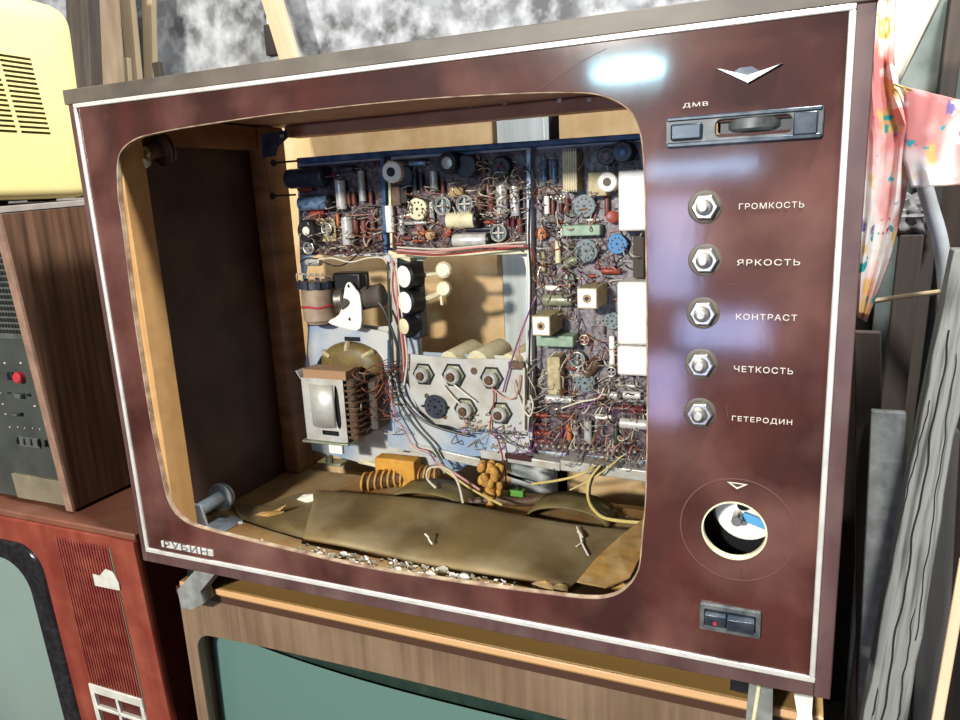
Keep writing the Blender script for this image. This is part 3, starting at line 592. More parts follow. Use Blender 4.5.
o = tb('cream_plug', [(422, 300, .285), (434, 296, .27), (443, 291, .262)], .004, 'cream', ch, 'cream plastic peg')
p = at(445, 289, .260); b = B(); lathe(b, p, V((.1, -1, .2)), [(0, .008), (.003, .0105), (.008, .009), (.009, .005)], 20); obj('peg_flange', b, 'cream', o); tb('peg_pin', [(441, 294, .258), (442, 305, .256)], .002, 'cream', o)
# crown capacitor with a red band
c = at(319, 303, .268); rr = .0235
b = B(); lathe(b, V((c.x, .268, at(319, 323, .268).z)), V((0, 0, 1)), [(0, rr * .8), (.004, rr * .86), (.006, rr), (.050, rr), (.052, rr * .92)], 28); kc = obj('can_capacitor', b, 'tan', ch, label='big brown-grey can capacitor with a red rubber band'); MT['kc'] = mat('kc', (160, 140, 118), .5, 0, c2=(130, 112, 96), scale=60); kc.data.materials[0] = MT['kc']
zt = at(319, 323, .268).z
b = B(); lathe(b, V((c.x, .268, zt - .001)), V((0, 0, 1)), [(0, .019), (.007, .019)], 24); obj('base_ring', b, 'black', kc)
b = B(); tube(b, [V((c.x + (rr + .0006) * math.cos(2 * PI * i / 28), .268 + (rr + .0006) * math.sin(2 * PI * i / 28), zt + .026 + .001 * math.sin(i))) for i in range(29)], .0017, 7, False); obj('rubber_band', b, 'knob_red', kc, label='red rubber band')
b = B(); lathe(b, V((c.x, .268, zt + .052)), V((0, 0, 1)), [(0, rr * 1.12), (.009, rr * 1.12), (.009, rr * .9)], 28)
for i in range(10):
    t = 2 * PI * i / 10; box(b, -.0035, .0035, rr * 1.05, rr * 1.22, 0, .011, Matrix.Translation((c.x, .268, zt + .052)) @ Matrix.Rotation(t, 4, 'Z'))
obj('terminal_crown', b, 'blackdark', kc)
b = B()
for i in range(5): tube(b, [V((c.x - .02 + .01 * i, .25, zt + .064)), V((c.x - .016 + .01 * i, .246, zt + .074)), V((c.x - .008 + .009 * i, .262, zt + .068))], .0008)
obj('terminal_wire', b, 'w_white', kc)
# dark ballast parts behind
b = B(); p = at(352, 281, .283); box(b, p.x - .024, p.x + .022, .270, .296, p.z - .013, p.z + .013); dk = obj('ballast_block', b, 'black', ch, .003, label='black ballast block')
tb('ballast_wire', [(362, 274, .272), (366, 275, .27), (367, 281, .27), (367, 292, .272)], .0016, 'w_black', dk)
b = B(); can(b, at(343, 303, .272), at(384, 294, .285), .016, 20); dd = obj('power_resistor', b, 'brown', ch, label='dark brown tapered power resistor'); dd.data.materials[0] = MT['log_dark']
b = B(); can(b, at(337, 300, .27), at(347, 299, .272), .0165, 20); obj('resistor_ferrule', b, 'steel', dd)
# hex plate with tube sockets
hy = .268
hp = link('socket_plate', plate([pxpoly([(408, 354), (462, 359), (508, 359), (527, 364), (533, 372), (531, 398), (528, 432), (517, 431), (470, 428), (436, 424), (420, 410), (410, 392)], hy)], hy, hy + .002), 'zinc', ch, label='tilted white plate with hexagonal sockets')
for px, py, r in ((424, 374, 11), (454, 375, 12), (492, 378, 12), (466, 409, 12), (501, 413, 12)):
    c = at(px, py, hy); rr = R_(px, r, hy) * 1.04; b = B(); lathe(b, V((c.x, hy + .001, c.z)), V((0, -1, 0)), [(0, rr), (.002, rr), (.002, rr * .84), (-.0005, rr * .82)], 6); o = obj('hex_socket', b, 'black', hp)
    b = B(); lathe(b, V((c.x, hy + .0005, c.z)), V((0, -1, 0)), [(0, rr * .82), (.0015, rr * .82)], 6); obj('hex_plate', b, 'greenish_silver', o)
    b = B(); lathe(b, V((c.x, hy, c.z)), V((0, -1, 0)), [(0, rr * .62), (.009, rr * .62), (.011, rr * .5), (.011, rr * .45)], 18); obj('socket_ring', b, 'tin', o)
    b = B(); can(b, V((c.x, hy - .009, c.z)), V((c.x - .001, hy - .0145, c.z - .001)), rr * .34); obj('socket_core', b, 'brown', o)
socket(435, 407, 11.5, 'blackdark', 'black tube socket on the white plate', 'hole', y0=hy + .001, dep=.006, pins=8)
b = B()
for px, py, r in ((474, 371, 3.6), (427, 396, 2.6), (445, 417, 2.4), (422, 406, 1.1), (449, 407, 1.1), (406, 415, 1.3)):
    c = at(px, py, hy); lathe(b, V((c.x, hy + .001, c.z)), V((0, -1, 0)), [(0, R_(px, r, hy)), (.0014, R_(px, r, hy))], 12)
obj('plate_hole', b, 'brown', hp)
for px, r in ((459, 12), (487, 13), (518, 10)):
    c = at(px - 6, 362, .30); b = B(); lathe(b, V((c.x, .29, c.z)), V((.25, .9, .12)), [(0, R_(px, r, .3)), (.055, R_(px, r, .3)), (.06, R_(px, r * .8, .3))], 24); obj('shielded_tube', b, 'cream', ch, label='pale cylinder behind the socket plate')
b = B(); p = at(516, 366, .262); box(b, p.x - .011, p.x + .011, .262, .268, p.z - .005, p.z + .005); obj('plate_clip', b, 'brown', hp, .001)
link('frame_plate', plate([pxpoly([(388, 382), (408, 384), (420, 414), (440, 428), (480, 432), (529, 436), (531, 452), (480, 456), (434, 456), (405, 450), (388, 446)], .278)], .277, .280), 'zincblue', ch, label='pale blue sheet metal plate')
# line transformer: olive toroid, bobbin and white shell
c = at(351, 364, .278)
b = B(); lathe(b, V((c.x, .300, c.z)), V((0, -1, 0)), [(0, .052), (.016, .053), (.026, .049), (.031, .040), (.033, .02)], 40); tor = obj('deflection_coil', b, 'olive', ch, label='olive impregnated ring coil')
for v in tor.data.vertices: v.co.z = c.z + (v.co.z - c.z) * .62
b = B()
for k in (.22, .5, .82):
    b = B(); t = PI * k; pr = V((c.x + .0515 * math.cos(t), .276, c.z + .032 * math.sin(t))); pi_ = V((c.x + .034 * math.cos(t), .2695, c.z + .021 * math.sin(t))); tube(b, [pi_, pi_.lerp(pr, .75) + V((0, -.0022, 0)), pr], .0042, 6); obj('coil_tape', b, 'beige', tor)
TY = .215
x0, x1 = at(303, 400, TY).x, at(345, 410, TY).x; zb, ztp = at(325, 441, TY).z, at(325, 379, TY).z
tf = thing('transformer', '', ''); del tf['label'], tf['category']; tf.parent = ch; tf['label'] = 'output transformer in a grey-white metal shell'
sh = link('transformer_shell', plate([rrect(x0, x1, zb, ztp, .003, 3), smoothpoly([(x0 + (x1 - x0) * .80, ztp - .010), (x0 + (x1 - x0) * .86, ztp - .016), (x0 + (x1 - x0) * .88, (zb + ztp) / 2), (x0 + (x1 - x0) * .88, zb + .028), (x0 + (x1 - x0) * .84, zb + .020), (x0 + (x1 - x0) * .78, zb + .024), (x0 + (x1 - x0) * .76, (zb + ztp) / 2 + .004)], 3), rrect(x0 + (x1 - x0) * .40, x0 + (x1 - x0) * .80, zb + .009, zb + .016, .001, 2)], TY, TY + .002, .0004), 'zinc', tf, label='grey-white metal shell')
b = B(); grid(b, lambda u, v: V((x0 + (x1 - x0) * (.20 + .56 * u), TY - .007 * math.sin(PI * u), zb + .022 + (ztp - zb - .030) * v)), 14, 2); obj('shell_bulge', b, 'zinc', tf, solid=.0015)
b = B(); box(b, x0, x0 + .0015, TY, TY + .055, zb, ztp); box(b, x0 - .006, x1 + .002, TY - .004, TY + .06, zb - .0035, zb - .0005); obj('shell_side', b, 'greenish_silver', tf, .0006)
b = B()
hexa(b, [V((x0 - .001, TY, ztp - .002)), V((x0 + .0005, TY, ztp - .002)), V((x0 + .0005, TY + .02, ztp - .002)), V((x0 - .001, TY + .02, ztp - .002)), V((x0 - .008, TY, ztp + .009)), V((x0 - .0065, TY, ztp + .009)), V((x0 - .0065, TY + .02, ztp + .009)), V((x0 - .008, TY + .02, ztp + .009))])
obj('shell_tab', b, 'zinc', tf)
b = B(); box(b, x0 + .003, x1 - .001, TY + .004, TY + .058, zb, ztp - .004); obj('iron_core', b, 'black', tf, .001, label='dark iron core')
b = B(); box(b, x1 + .0, x1 + .016, TY + .006, .27, zb + .004, ztp - .001)
obj('winding', b, 'log_dark', tf, .004, label='dark varnished winding')
b = B()
for i in range(9):
    z = zb + .008 + i * (ztp - zb - .014) / 8; lathe(b, V((x1 + .012, TY + .004, z - .003)), V((.1, -.1, 1)), [(0, .003), (.002, .006), (.005, .006), (.0075, .003)], 10)
obj('insulator_bead', b, 'brown', tf)
b = B()
for i in range(10):
    z = zb + .008 + i * (ztp - zb - .016) / 9; tube(b, [V((x1 - .001, TY + .003, z)), V((x1 + .010, TY + .001, z + .001)), V((x1 + .018, TY + .008, z)), V((x1 + .019, TY + .03, z))], .0018, 6)
obj('winding_turn', b, 'brown', tf)
b = B(); box(b, x0 + .002, x1 + .004, TY + .003, TY + .034, ztp - .002, ztp + .0115); obj('bobbin_cheek', b, 'wood_brown_bobbin', tf, .001, label='brown bobbin flange on top')
b = B(); box(b, x1 + .016, x1 + .033, TY + .03, .285, zb + .012, ztp - .008); obj('core_stack', b, 'log_dark', tf, .002)
b = B(); box(b, at(330, 447, .235).x, at(343, 447, .235).x, .232, .238, at(336, 453, .235).z, at(336, 443, .235).z); obj('mounting_tab', b, 'porcelain', tf, .0006)
# solder pin rows
b = B()
for i in range(15):
    p = at(302 + i * 5.6, 248 + (i % 2) * 2, .284); can(b, V((p.x, .294, p.z)), p, .0013, 8); lathe(b, p, V((0, -1, 0)), [(0, .0022), (.002, .0014)], 8)
for i in range(18):
    p = at(536 + i * 5.8, 445 + i * .4, .276); can(b, V((p.x, .294, p.z)), p, .0013, 8); lathe(b, p, V((0, -1, 0)), [(0, .0024), (.002, .0014)], 8)
for (x0_, x1_, y0_, y1_, n) in ((440, 480, 190, 196, 10), (480, 520, 176, 186, 14), (540, 575, 190, 200, 10), (400, 440, 190, 200, 8), (536, 552, 240, 320, 16), (590, 640, 376, 400, 14), (336, 382, 206, 216, 12), (560, 640, 280, 345, 18), (470, 520, 212, 246, 14)):
    for _ in range(n):
        p = at(random.uniform(x0_, x1_), random.uniform(y0_, y1_), .290); lathe(b, V((p.x, .294, p.z)), V((0, -1, 0)), [(0, .0024), (.003, .002), (.0045, .001)], 7)
o = obj('solder_joint', b, 'solder', ch); o['kind'] = 'stuff'
# dense component leads / traces as uncountable tangle, in several tints
def tangle(m, n, areas, r=(.0005, .0009), ylo=.262, yhi=.292, span=26):
    b = B()
    for _ in range(n):
        x0_, x1_, y0_, y1_ = random.choice(areas); px, py = random.uniform(x0_, x1_), random.uniform(y0_, y1_); pts = []; a = random.uniform(0, 6.28)
        for k in range(random.choice((3, 4))):
            pts.append(at(px, py, random.uniform(ylo, yhi))); a += random.uniform(-1.2, 1.2); px += math.cos(a) * span * random.uniform(.25, .6); py += math.sin(a) * span * random.uniform(.25, .6)
            px = min(max(px, x0_ - 3), x1_ + 3); py = min(max(py, y0_ - 3), y1_ + 3)
        pts[0].y = .293; pts[-1].y = .293; tube(b, pts, random.uniform(*r), 5, True, 4)
    o = obj('wire_tangle', b, m, ch); o['kind'] = 'stuff'
AR = [(303, 380, 205, 252), (395, 525, 185, 248), (534, 576, 190, 330), (570, 640, 205, 300), (560, 640, 340, 402), (536, 644, 405, 458), (480, 525, 165, 215)]
tangle('w_white', 150, AR, span=18); tangle('solder', 190, AR, span=16); tangle('w_copper', 90, AR, span=18); tangle('w_violet', 26, AR, span=20); tangle('w_pink', 60, AR, span=18); tangle('w_black', 60, AR, span=18); tangle('w_copper', 30, [(340, 384, 235, 252), (534, 560, 235, 300)], span=12)
tangle('solder', 60, [(535, 640, 152, 190), (540, 575, 250, 340), (590, 640, 355, 402)])
tangle('w_copper', 60, [(356, 392, 368, 412), (348, 386, 376, 425)], ylo=.225, yhi=.28, span=34); tangle('w_white', 14, [(352, 392, 376, 430)], ylo=.225, yhi=.28, span=34); tangle('tan', 26, [(455, 520, 418, 446)], ylo=.25, yhi=.27, span=18)
tangle('w_violet', 10, [(500, 530, 425, 450)], ylo=.25, yhi=.27); tangle('w_white', 22, [(515, 560, 355, 410)], ylo=.255, yhi=.28); tangle('solder', 24, [(555, 640, 448, 468)], ylo=.255, yhi=.275, span=14)
# named runs of cable
def run(m, pts, r=.0011, lab=None, y=.262): return tb('cable', [(p[0], p[1], p[2] if len(p) > 2 else y) for p in pts], r, m, ch, lab)
run('w_green', [(388, 262), (389, 300), (390, 340), (391, 372), (396, 395), (414, 425), (432, 445), (442, 462), (446, 472, .25)], .0019, 'dark green cable')
run('w_black', [(378, 302), (384, 310), (390, 325), (398, 350), (398, 380), (404, 400), (420, 418), (440, 428), (470, 436)], .0021, 'black cable')
run('w_pink', [(392, 260), (396, 280), (398, 310), (403, 350), (404, 372)], .0014, 'pink cable'); run('w_red', [(394, 262), (393, 290), (400, 320), (405, 355), (402, 380)], .0012, 'red cable'); run('w_white', [(396, 262), (399, 290), (404, 330), (407, 360), (404, 385)], .0013, 'white cable')
run('w_pink', [(388, 375), (391, 395), (394, 412), (405, 432), (414, 447), (428, 452), (436, 462), (455, 478, .23), (463, 502, .2)], .0012, 'pink cable'); run('w_violet', [(420, 450), (430, 454), (438, 466), (442, 470, .25)], .0012)
run('w_white', [(310, 262), (330, 258), (350, 262), (368, 258), (382, 258), (388, 266), (389, 278)], .0012); run('w_black', [(300, 262), (312, 258), (340, 266), (366, 248), (384, 240)], .001)
run('w_pink', [(397, 250), (430, 252), (480, 247), (524, 246)], .0016, 'pink cable'); run('w_red', [(397, 253), (440, 255), (500, 249), (528, 247), (534, 262)], .0011); run('w_white', [(397, 247), (440, 249), (500, 244), (526, 242)], .0011)
run('w_black', [(530, 200), (529, 240), (531, 280), (530, 330), (528, 400)], .0014, 'black cable'); run('w_violet', [(534, 300), (524, 325), (515, 350), (506, 380), (503, 392)], .0011, 'violet cable'); run('w_pink', [(536, 296), (527, 318), (519, 345), (520, 362)], .0009)
run('w_white', [(443, 385), (452, 396), (460, 404)], .0012); run('w_white', [(452, 383), (463, 392), (476, 402)], .0012); run('w_red', [(493, 388), (494, 400), (490, 430), (498, 440), (505, 470), (506, 485)], .0011, 'red cable'); run('w_pink', [(492, 388), (505, 398), (516, 396), (520, 375)], .001)
run('w_black', [(494, 428), (500, 436), (512, 444), (525, 448)], .0011); run('w_pink', [(466, 419), (465, 428), (462, 436)], .0011)
run('w_white', [(518, 395), (524, 410), (530, 416), (533, 405), (530, 395)], .0013); run('w_white', [(524, 368), (524, 400), (524, 430)], .0018, 'thick white cable'); run('w_blue', [(388, 340), (388, 380), (386, 400)], .001)
run('w_white', [(562, 408), (580, 402), (598, 398), (604, 388)], .0011); run('w_violet', [(578, 408), (592, 403), (600, 394)], .0011, 'violet cable')
run('w_black', [(497, 470, .30), (515, 477, .30), (540, 484, .3)], .0024, 'black cable')
run('w_yellow', [(532, 484, .26), (560, 480, .25), (582, 474, .25), (594, 466, .262)], .0017, 'yellow-black cable'); run('w_yellow', [(600, 466, .262), (590, 480, .25), (588, 496, .24), (594, 510, .22), (608, 519, .21), (645, 523, .21), (680, 524, .21)], .0022, 'yellow-black cable looping to the right')
run('w_black', [(602, 466, .262), (592, 480, .249), (590, 496, .238), (596, 508, .22), (608, 517, .21)], .0014); run('w_yellow', [(570, 490, .25), (590, 480, .25), (610, 466, .26), (622, 456, .27)], .0011)
run('w_white', [(436, 488, .22), (427, 478, .23), (430, 468, .24), (445, 468, .22), (457, 480, .20), (463, 503, .18)], .0016, 'white wire loop'); run('w_yellow', [(440, 467, .24), (470, 488, .22), (490, 499, .2), (502, 505, .19)], .0016, 'yellow wire'); run('w_pink', [(440, 464, .24), (462, 478, .23), (480, 490, .22)], .0017, 'pink cable')

# ================================================================== THINGS ON THE CABINET FLOOR
FZ = .0045
def zpt(px, py, z): return atz(px, py, z)
# big cardboard sheet
c00, c10, c11, c01 = zpt(303, 539, .012), zpt(568, 589, .012), zpt(642, 530, .020), zpt(318, 488, .024)
def cb(u, v):
    p = (c00.lerp(c10, u)).lerp(c01.lerp(c11, u), v); z = FZ + .0075 + (.018 + .004 * math.sin(u * 5)) * (v ** 1.5) + .0015 * math.sin(9 * u + 4 * v) - (.012 * ((v - .9) / .1) if v > .9 else 0)
    return V((p.x, p.y, max(z, FZ + .003)))
b = B(); grid(b, cb, 40, 16); tag(obj('cardboard_sheet', b, 'cardboard', solid=.004), 'large dusty brown cardboard sheet lying along the cabinet floor', 'cardboard')
# torn corner piece on right
b = B(); q = [zpt(577, 587, .012), zpt(606, 593, .010), zpt(630, 583, .012), zpt(642, 558, .018), zpt(646, 522, .024), zpt(622, 540, .024), zpt(598, 562, .02)]
def tri_fan(b, pts, cz=0): 
    c = sum(pts, V()) / len(pts) + V((0, 0, cz)); cv = b.verts.new(c); vs = [b.verts.new(p) for p in pts]
    for i in range(len(vs)): b.faces.new((cv, vs[i], vs[(i + 1) % len(vs)]))
q = [p + V((0, 0, .006)) for p in q]; tri_fan(b, q, .004); o = obj('torn_cardboard', b, 'torn_card', solid=.002, smooth=False); tag(o, 'torn yellowish cardboard piece in the right corner of the opening', 'cardboard')
for (px, py, s_, lab) in ((560, 590, .008, 'small torn yellow flake at the front edge by the right corner'), (546, 586, .013, 'crumpled pale scrap at the front edge of the cardboard sheet'), (624, 588, .012, 'curled pale scrap beside the torn right corner')):
    c = zpt(px, py, .012); b = B(); tri_fan(b, [c + V((s_ * math.cos(t) * random.uniform(.7, 1.3), s_ * .7 * math.sin(t), random.uniform(-.003, .004))) for t in [k * PI / 3.5 for k in range(7)]], .005)
    tag(obj('paper_scrap', b, 'torn_card', solid=.001, smooth=False), lab, 'scrap')
# thin brown floor paper torn at left
b = B(); tri_fan(b, [zpt(*p, FZ + .001) + V((0, 0, random.uniform(0, .003))) for p in ((232, 505), (262, 505), (284, 500), (300, 494), (318, 500), (304, 540), (270, 530), (240, 520))], .002)
tag(obj('torn_paper', b, 'cardboard', solid=.0008, smooth=False), 'torn dusty brown paper between the tube mount and the cardboard sheet', 'paper')
b = B(); tri_fan(b, [zpt(*p) for p in ((250, 517, .006), (262, 512, .014), (280, 511, .016), (286, 505, .022), (284, 512, .010), (266, 519, .006))], .001)
tag(obj('curled_paper', b, 'torn_card', solid=.0008, smooth=False), 'curled torn strip of brown paper in front of the white flake', 'paper')
b = B(); tri_fan(b, [zpt(*p) for p in ((297, 499, .008), (303, 495, .018), (313, 494, .020), (314, 501, .010), (305, 503, .006))], .002)
tag(obj('plaster_flake', b, 'flake', solid=.0015, smooth=False), 'largest white plaster flake on the floor left of the cardboard sheet', 'flake')
# debris crumbs
b = B()
def crumb(c, s_):
    m = Matrix.Translation(c) @ Matrix.Rotation(random.uniform(0, 6), 4, V((random.random(), random.random(), 1)).normalized())
    box(b, -s_, s_, -s_ * .8, s_ * .7, -s_ * .3, s_ * .4, m)
spots = [(243, 508, 1), (250, 511, 1.5), (219, 517, 1.4), (222, 520, 1), (240, 523, 1.5), (262, 540, 1)]
for _ in range(70): spots.append((random.uniform(322, 370), 0, random.uniform(.5, 1.6)))
for i, (px, py, s_) in enumerate(spots):
    if py == 0:
        px = 305 + random.random() ** 1.1 * 250; py = 544 + (px - 300) * .176 + random.uniform(-1, 9)
    c = zpt(px, py, FZ + .002); crumb(c, .0019 * s_)
for _ in range(80):
    c = V((random.uniform(.03, .6), random.uniform(.03, .28), FZ + .001)); crumb(c, random.uniform(.0004, .001))
tag(obj('debris_crumbs', b, 'flake', smooth=False), 'white plaster crumbs scattered along the front edge of the opening', 'debris', kind='stuff')
b = B()
for _ in range(110):
    px = random.uniform(300, 560); py = 546 + (px - 300) * .176 + random.uniform(-3, 9); c = zpt(px, py, FZ + .002); crumb(c, random.uniform(.0015, .003))
tag(obj('grey_dust', b, 'dust_grey', smooth=False), 'grey dust clumps along the front edge of the cardboard sheet', 'dust', kind='stuff')
for px, py, dx, dz, lab in ((580, 527, 8, 28, 'white feather-like splinter on the cardboard sheet'), (428, 534, 4, 10, 'tiny white splinter on the left half of the cardboard sheet')):
    b = B(); tube(b, [zpt(px - 3, py, .028), zpt(px, py + dz * .3, .026), zpt(px + dx * .3, py + dz * .6, .022), zpt(px + dx, py + dz, .020)], .0011, 6)
    if dz > 20: tube(b, [zpt(px + 2, py + dz * .55, .024), zpt(px - 4, py + dz * .7, .022)], .0008, 5); tube(b, [zpt(px - 2, py + 4, .029), zpt(px + 2, py + 10, .027)], .0016, 5)
    tag(obj('splinter', b, 'flake'), lab, 'splinter')
for px, py, s_, lab in ((463, 577, .008, 'white plaster flake at the front edge below the middle of the cardboard sheet'), (430, 574, .007, 'long white plaster flake at the front edge left of the middle flake'), (344, 554, .006, 'round white plaster lump at the front left edge of the cardboard sheet'), (443, 570, .008, 'grey fluffy plaster lump lying against the edge of the cardboard sheet')):
    c = zpt(px, py, FZ + .006); b = B(); bmesh.ops.create_icosphere(b, subdivisions=2, radius=1)
    for v in b.verts: v.co = c + V((v.co.x * s_ * random.uniform(.6, 1.1), v.co.y * s_ * .6, v.co.z * s_ * random.uniform(.3, .6)))
    tag(obj('plaster_flake', b, 'flake' if 'white' in lab else 'dust_grey', smooth=False), lab, 'flake')
# olive folded straps behind the sheet
def strap(px0, px1, pyb, ht, lab, m='olive_strap'):
    a, c = zpt(px0, pyb, FZ), zpt(px1, pyb + (px1 - px0) * .13, FZ); d = c - a
    b = B(); grid(b, lambda u, v: a + d * (.5 - .5 * math.cos(PI * u)) + V((0, .050 * (v - .5) + .01, .0012 + ht * math.sin(PI * u) ** .8)), 20, 3)
    tag(obj('folded_strap', b, m, solid=.0025), lab, 'strap')
strap(395, 470, 499, .020, 'dark olive folded strap arching behind the cardboard sheet, left one'); strap(530, 610, 517, .024, 'dark olive folded strap arching behind the cardboard sheet, right one')
b = B(); a = zpt(455, 505, FZ + .002); tube(b, [a, zpt(490, 500, .016), zpt(520, 502, .014), zpt(548, 498, .018)], .006, 10); tag(obj('brown_hose', b, 'brown'), 'brown hose lying between the two olive straps', 'hose')
# speaker-like slat board at the rear left, cream slat, blocks
b = B(); hexa(b, [zpt(338, 476, FZ + .0005), zpt(368, 483, FZ + .0005), zpt(392, 462, FZ + .0005), zpt(362, 456, FZ + .0005), zpt(338, 476, .010), zpt(368, 483, .010), zpt(392, 462, .012), zpt(362, 456, .012)]); b.free()
b = B(); tube(b, [zpt(354, 458, .022), zpt(375, 465, .021), zpt(398, 470, .02)], .0022, 8)
grid(b, lambda u, v: zpt(358 + u * 42, 459 + u * 10 + v * 4, .021 - v * .004), 6, 2)
tag(obj('curved_lath', b, 'cream', solid=.0012), 'cream curved lath lying in front of the yellow ribbed foam', 'slat')
bx0 = zpt(381, 466, .030)
b = B(); p, q_ = zpt(382, 463, .03), zpt(420, 468, .03)
tag(bx('yellow_block', p.x, q_.x, .262, .285, .0047, p.z + .016, 'yellow_block', None, .002), 'plain yellow block standing on the floor under the chassis', 'block')
b = B()
a, c = zpt(368, 486, .008), zpt(440, 478, .010)
nR = 13; a.y -= .006; c.y -= .006
core = B(); tube(core, [a.lerp(c, i / 12) + V((0, .006 * math.sin(PI * i / 12), .008)) for i in range(13)], .0115, 14, False); rf = tag(obj('ribbed_foam', core, 'brown'), 'yellow ribbed foam roll with dark grooves below the yellow block', 'foam')
b = B()
for i in range(nR):
    u = i / (nR - 1); p = a.lerp(c, u) + V((0, .006 * math.sin(PI * u), .008 + random.uniform(-.001, .001))); lathe(b, p - V((.0022, 0, 0)), V((1, .1, random.uniform(-.1, .1))), [(0, .013), (.0008, .015), (.0034, .015), (.0042, .013)], 16)
o = obj('foam_rib', b, 'yellow_foam', rf, label='yellow foam rib')
for q in (rf, o):
    for v in q.data.vertices: v.co.z = max(v.co.z, FZ + .0006)
# yellow wax coil
b = B(); c = at(492, 482, .235)
for k in range(30):
    p = c + V((random.uniform(-.014, .014), random.uniform(-.01, .01), random.uniform(-.022, .022))); lathe(b, p - V((0, 0, .005)), V((random.uniform(-.5, .5), random.uniform(-.5, .5), 1)), [(0, .003), (.003, .0052), (.009, .0058), (.014, .003)], 9)
tube(b, [V((c.x - .005, c.y, FZ + .001)), c], .007, 10)
wc = tag(obj('waxed_coil', b, 'yellow_foam'), 'lumpy yellow waxed coil hanging between red wires under the chassis', 'coil'); wc.data.materials[0] = MT['yellow_foam']
b = B(); p = zpt(508, 501, FZ + .001); box(b, p.x, p.x + .022, p.y, p.y + .012, FZ + .0004, FZ + .017); gc = obj('green_clip', b, 'green_clip', None, .001); tag(gc, 'small green terminal block beside the lumpy yellow coil', 'clip')
b = B(); box(b, p.x + .004, p.x + .008, p.y + .003, p.y + .009, FZ + .0165, FZ + .022); box(b, p.x + .013, p.x + .017, p.y + .003, p.y + .009, FZ + .0165, FZ + .022); obj('clip_post', b, 'black', gc)
b = B(); p = zpt(330, 464, FZ); box(b, p.x - .02, p.x + .025, p.y - .008, p.y + .016, FZ + .0004, FZ + .004); can(b, V((p.x, p.y, FZ + .002)), V((p.x, p.y, FZ + .018)), .006); tag(obj('hinge_bracket', b, 'greenish_silver', None, .0006), 'small dusty metal bracket under the white transformer', 'bracket')

# ================================================================== BACK PANELS BEHIND
def board3(name, pts, th, m, lab, cat, group=None, dpt=None):   # leaning board: two end points, width, thickness
    pass
tag(bx('plywood_sheet', -.42, .318, .44, .452, -.60, .560, 'plywood', None, .001), 'tan plywood sheet seen through the left of the screen hole', 'plywood')
tag(bx('plywood_sheet', .412, .70, .442, .454, -.60, .545, 'plywood', None, .001), 'tan plywood sheet seen above and below the chassis on the right', 'plywood')
tag(bx('pale_plank', .322, .394, .43, .452, -.60, .575, 'pale_plank', None, .001), 'pale grey plank standing between the two plywood sheets', 'plank')
tag(bx('gap_shade_sheet', -.35, .70, .462, .468, -.60, .530, 'dark_void', None, 0), 'dark sheet standing for the shade in the gap behind the plywood', 'board')  # near-black sheet: shade of the gap put into its colour

# ================================================================== LOWER TV (walnut)
lo = thing('lower_television', 'wood-veneered television with teal screen carrying the burgundy cabinet', 'television')
lx0, lx1, ly, lz1, lz0 = .0035, .770, .046, -.052, -.585
bx('top_board', lx0 + .014, lx1, .0285, .42, -.064, lz1, 'topgold', lo, .001)
b = B(); box(b, lx0 + .014, lx1, .0255, .0285, -.0605, lz1 - .0004); obj('front_edging', b, 'lightwood', lo, .0012, label='pale wooden front edging')
bx('edging_groove', lx0 + .002, lx1, .0300, .06, -.074, -.0645, 'dark_groove', lo, 0)
sx0_, sz1_ = .024, -.134
olo = [(x, z + .006 * (1 if z > -.3 else -1) * (1 - ((x - .38) / .37) ** 2)) for x, z in rrect(.023, .738, -.53, -.132, .024, 8)]
_t = []
for (x0_, z0_), (x1_, z1_) in zip(olo, olo[1:] + olo[:1]):
    nn = 10 if abs(x1_ - x0_) > .2 else 1
    for k in range(nn):
        x = x0_ + (x1_ - x0_) * k / nn; _t.append((x, (z0_ + (z1_ - z0_) * k / nn) + (.006 * (1 if z0_ > -.3 else -1) * (1 - ((x - .38) / .37) ** 2) if nn > 1 and k else 0)))
olo = _t
link('front_panel', plate([rrect(lx0, lx1, lz0, -.0745, .002, 2), olo], .034, .046, .0006), 'veneer', lo)
bx('side_panel', lx0, lx0 + .012, .047, .42, lz0, -.0645, 'walnut_side', lo); bx('side_panel', lx1 - .012, lx1, .047, .42, lz0, -.0645, 'walnut_side', lo)
bx('back_panel', lx0 + .013, lx1 - .013, .40, .419, lz0, -.0645, 'dark_void', lo)
bx('base_board', lx0, lx1, .058, .42, lz0 - .014, lz0 - .0005, 'walnut_side', lo)
def crt(parent, X0_, X1_, Z0_, Z1_, y, bul, m, mm, sag):
    cx_, cz_ = (X0_ + X1_) / 2, (Z0_ + Z1_) / 2
    def g(u, v):
        a = (u * 2 - 1); c_ = (v * 2 - 1); k = (1 - .04 * abs(c_) ** 3); k2 = (1 - sag * abs(a) ** 2.4)
        return V((cx_ + (X1_ - X0_) / 2 * a * k, y - bul * (1 - a * a * .8) * (1 - c_ * c_ * .8), cz_ + (Z1_ - Z0_) / 2 * c_ * k2))
    b = B(); grid(b, g, 32, 24); return obj('screen', b, m, parent)
b = B(); box(b, sx0_ - .015, .75, .072, .080, -.56, -.095); obj('screen_mask', b, 'mask_dark', lo)
b = B(); crt(lo, .006, .750, -.530, -.168, .068, .022, 'glass_teal', None, -.13)

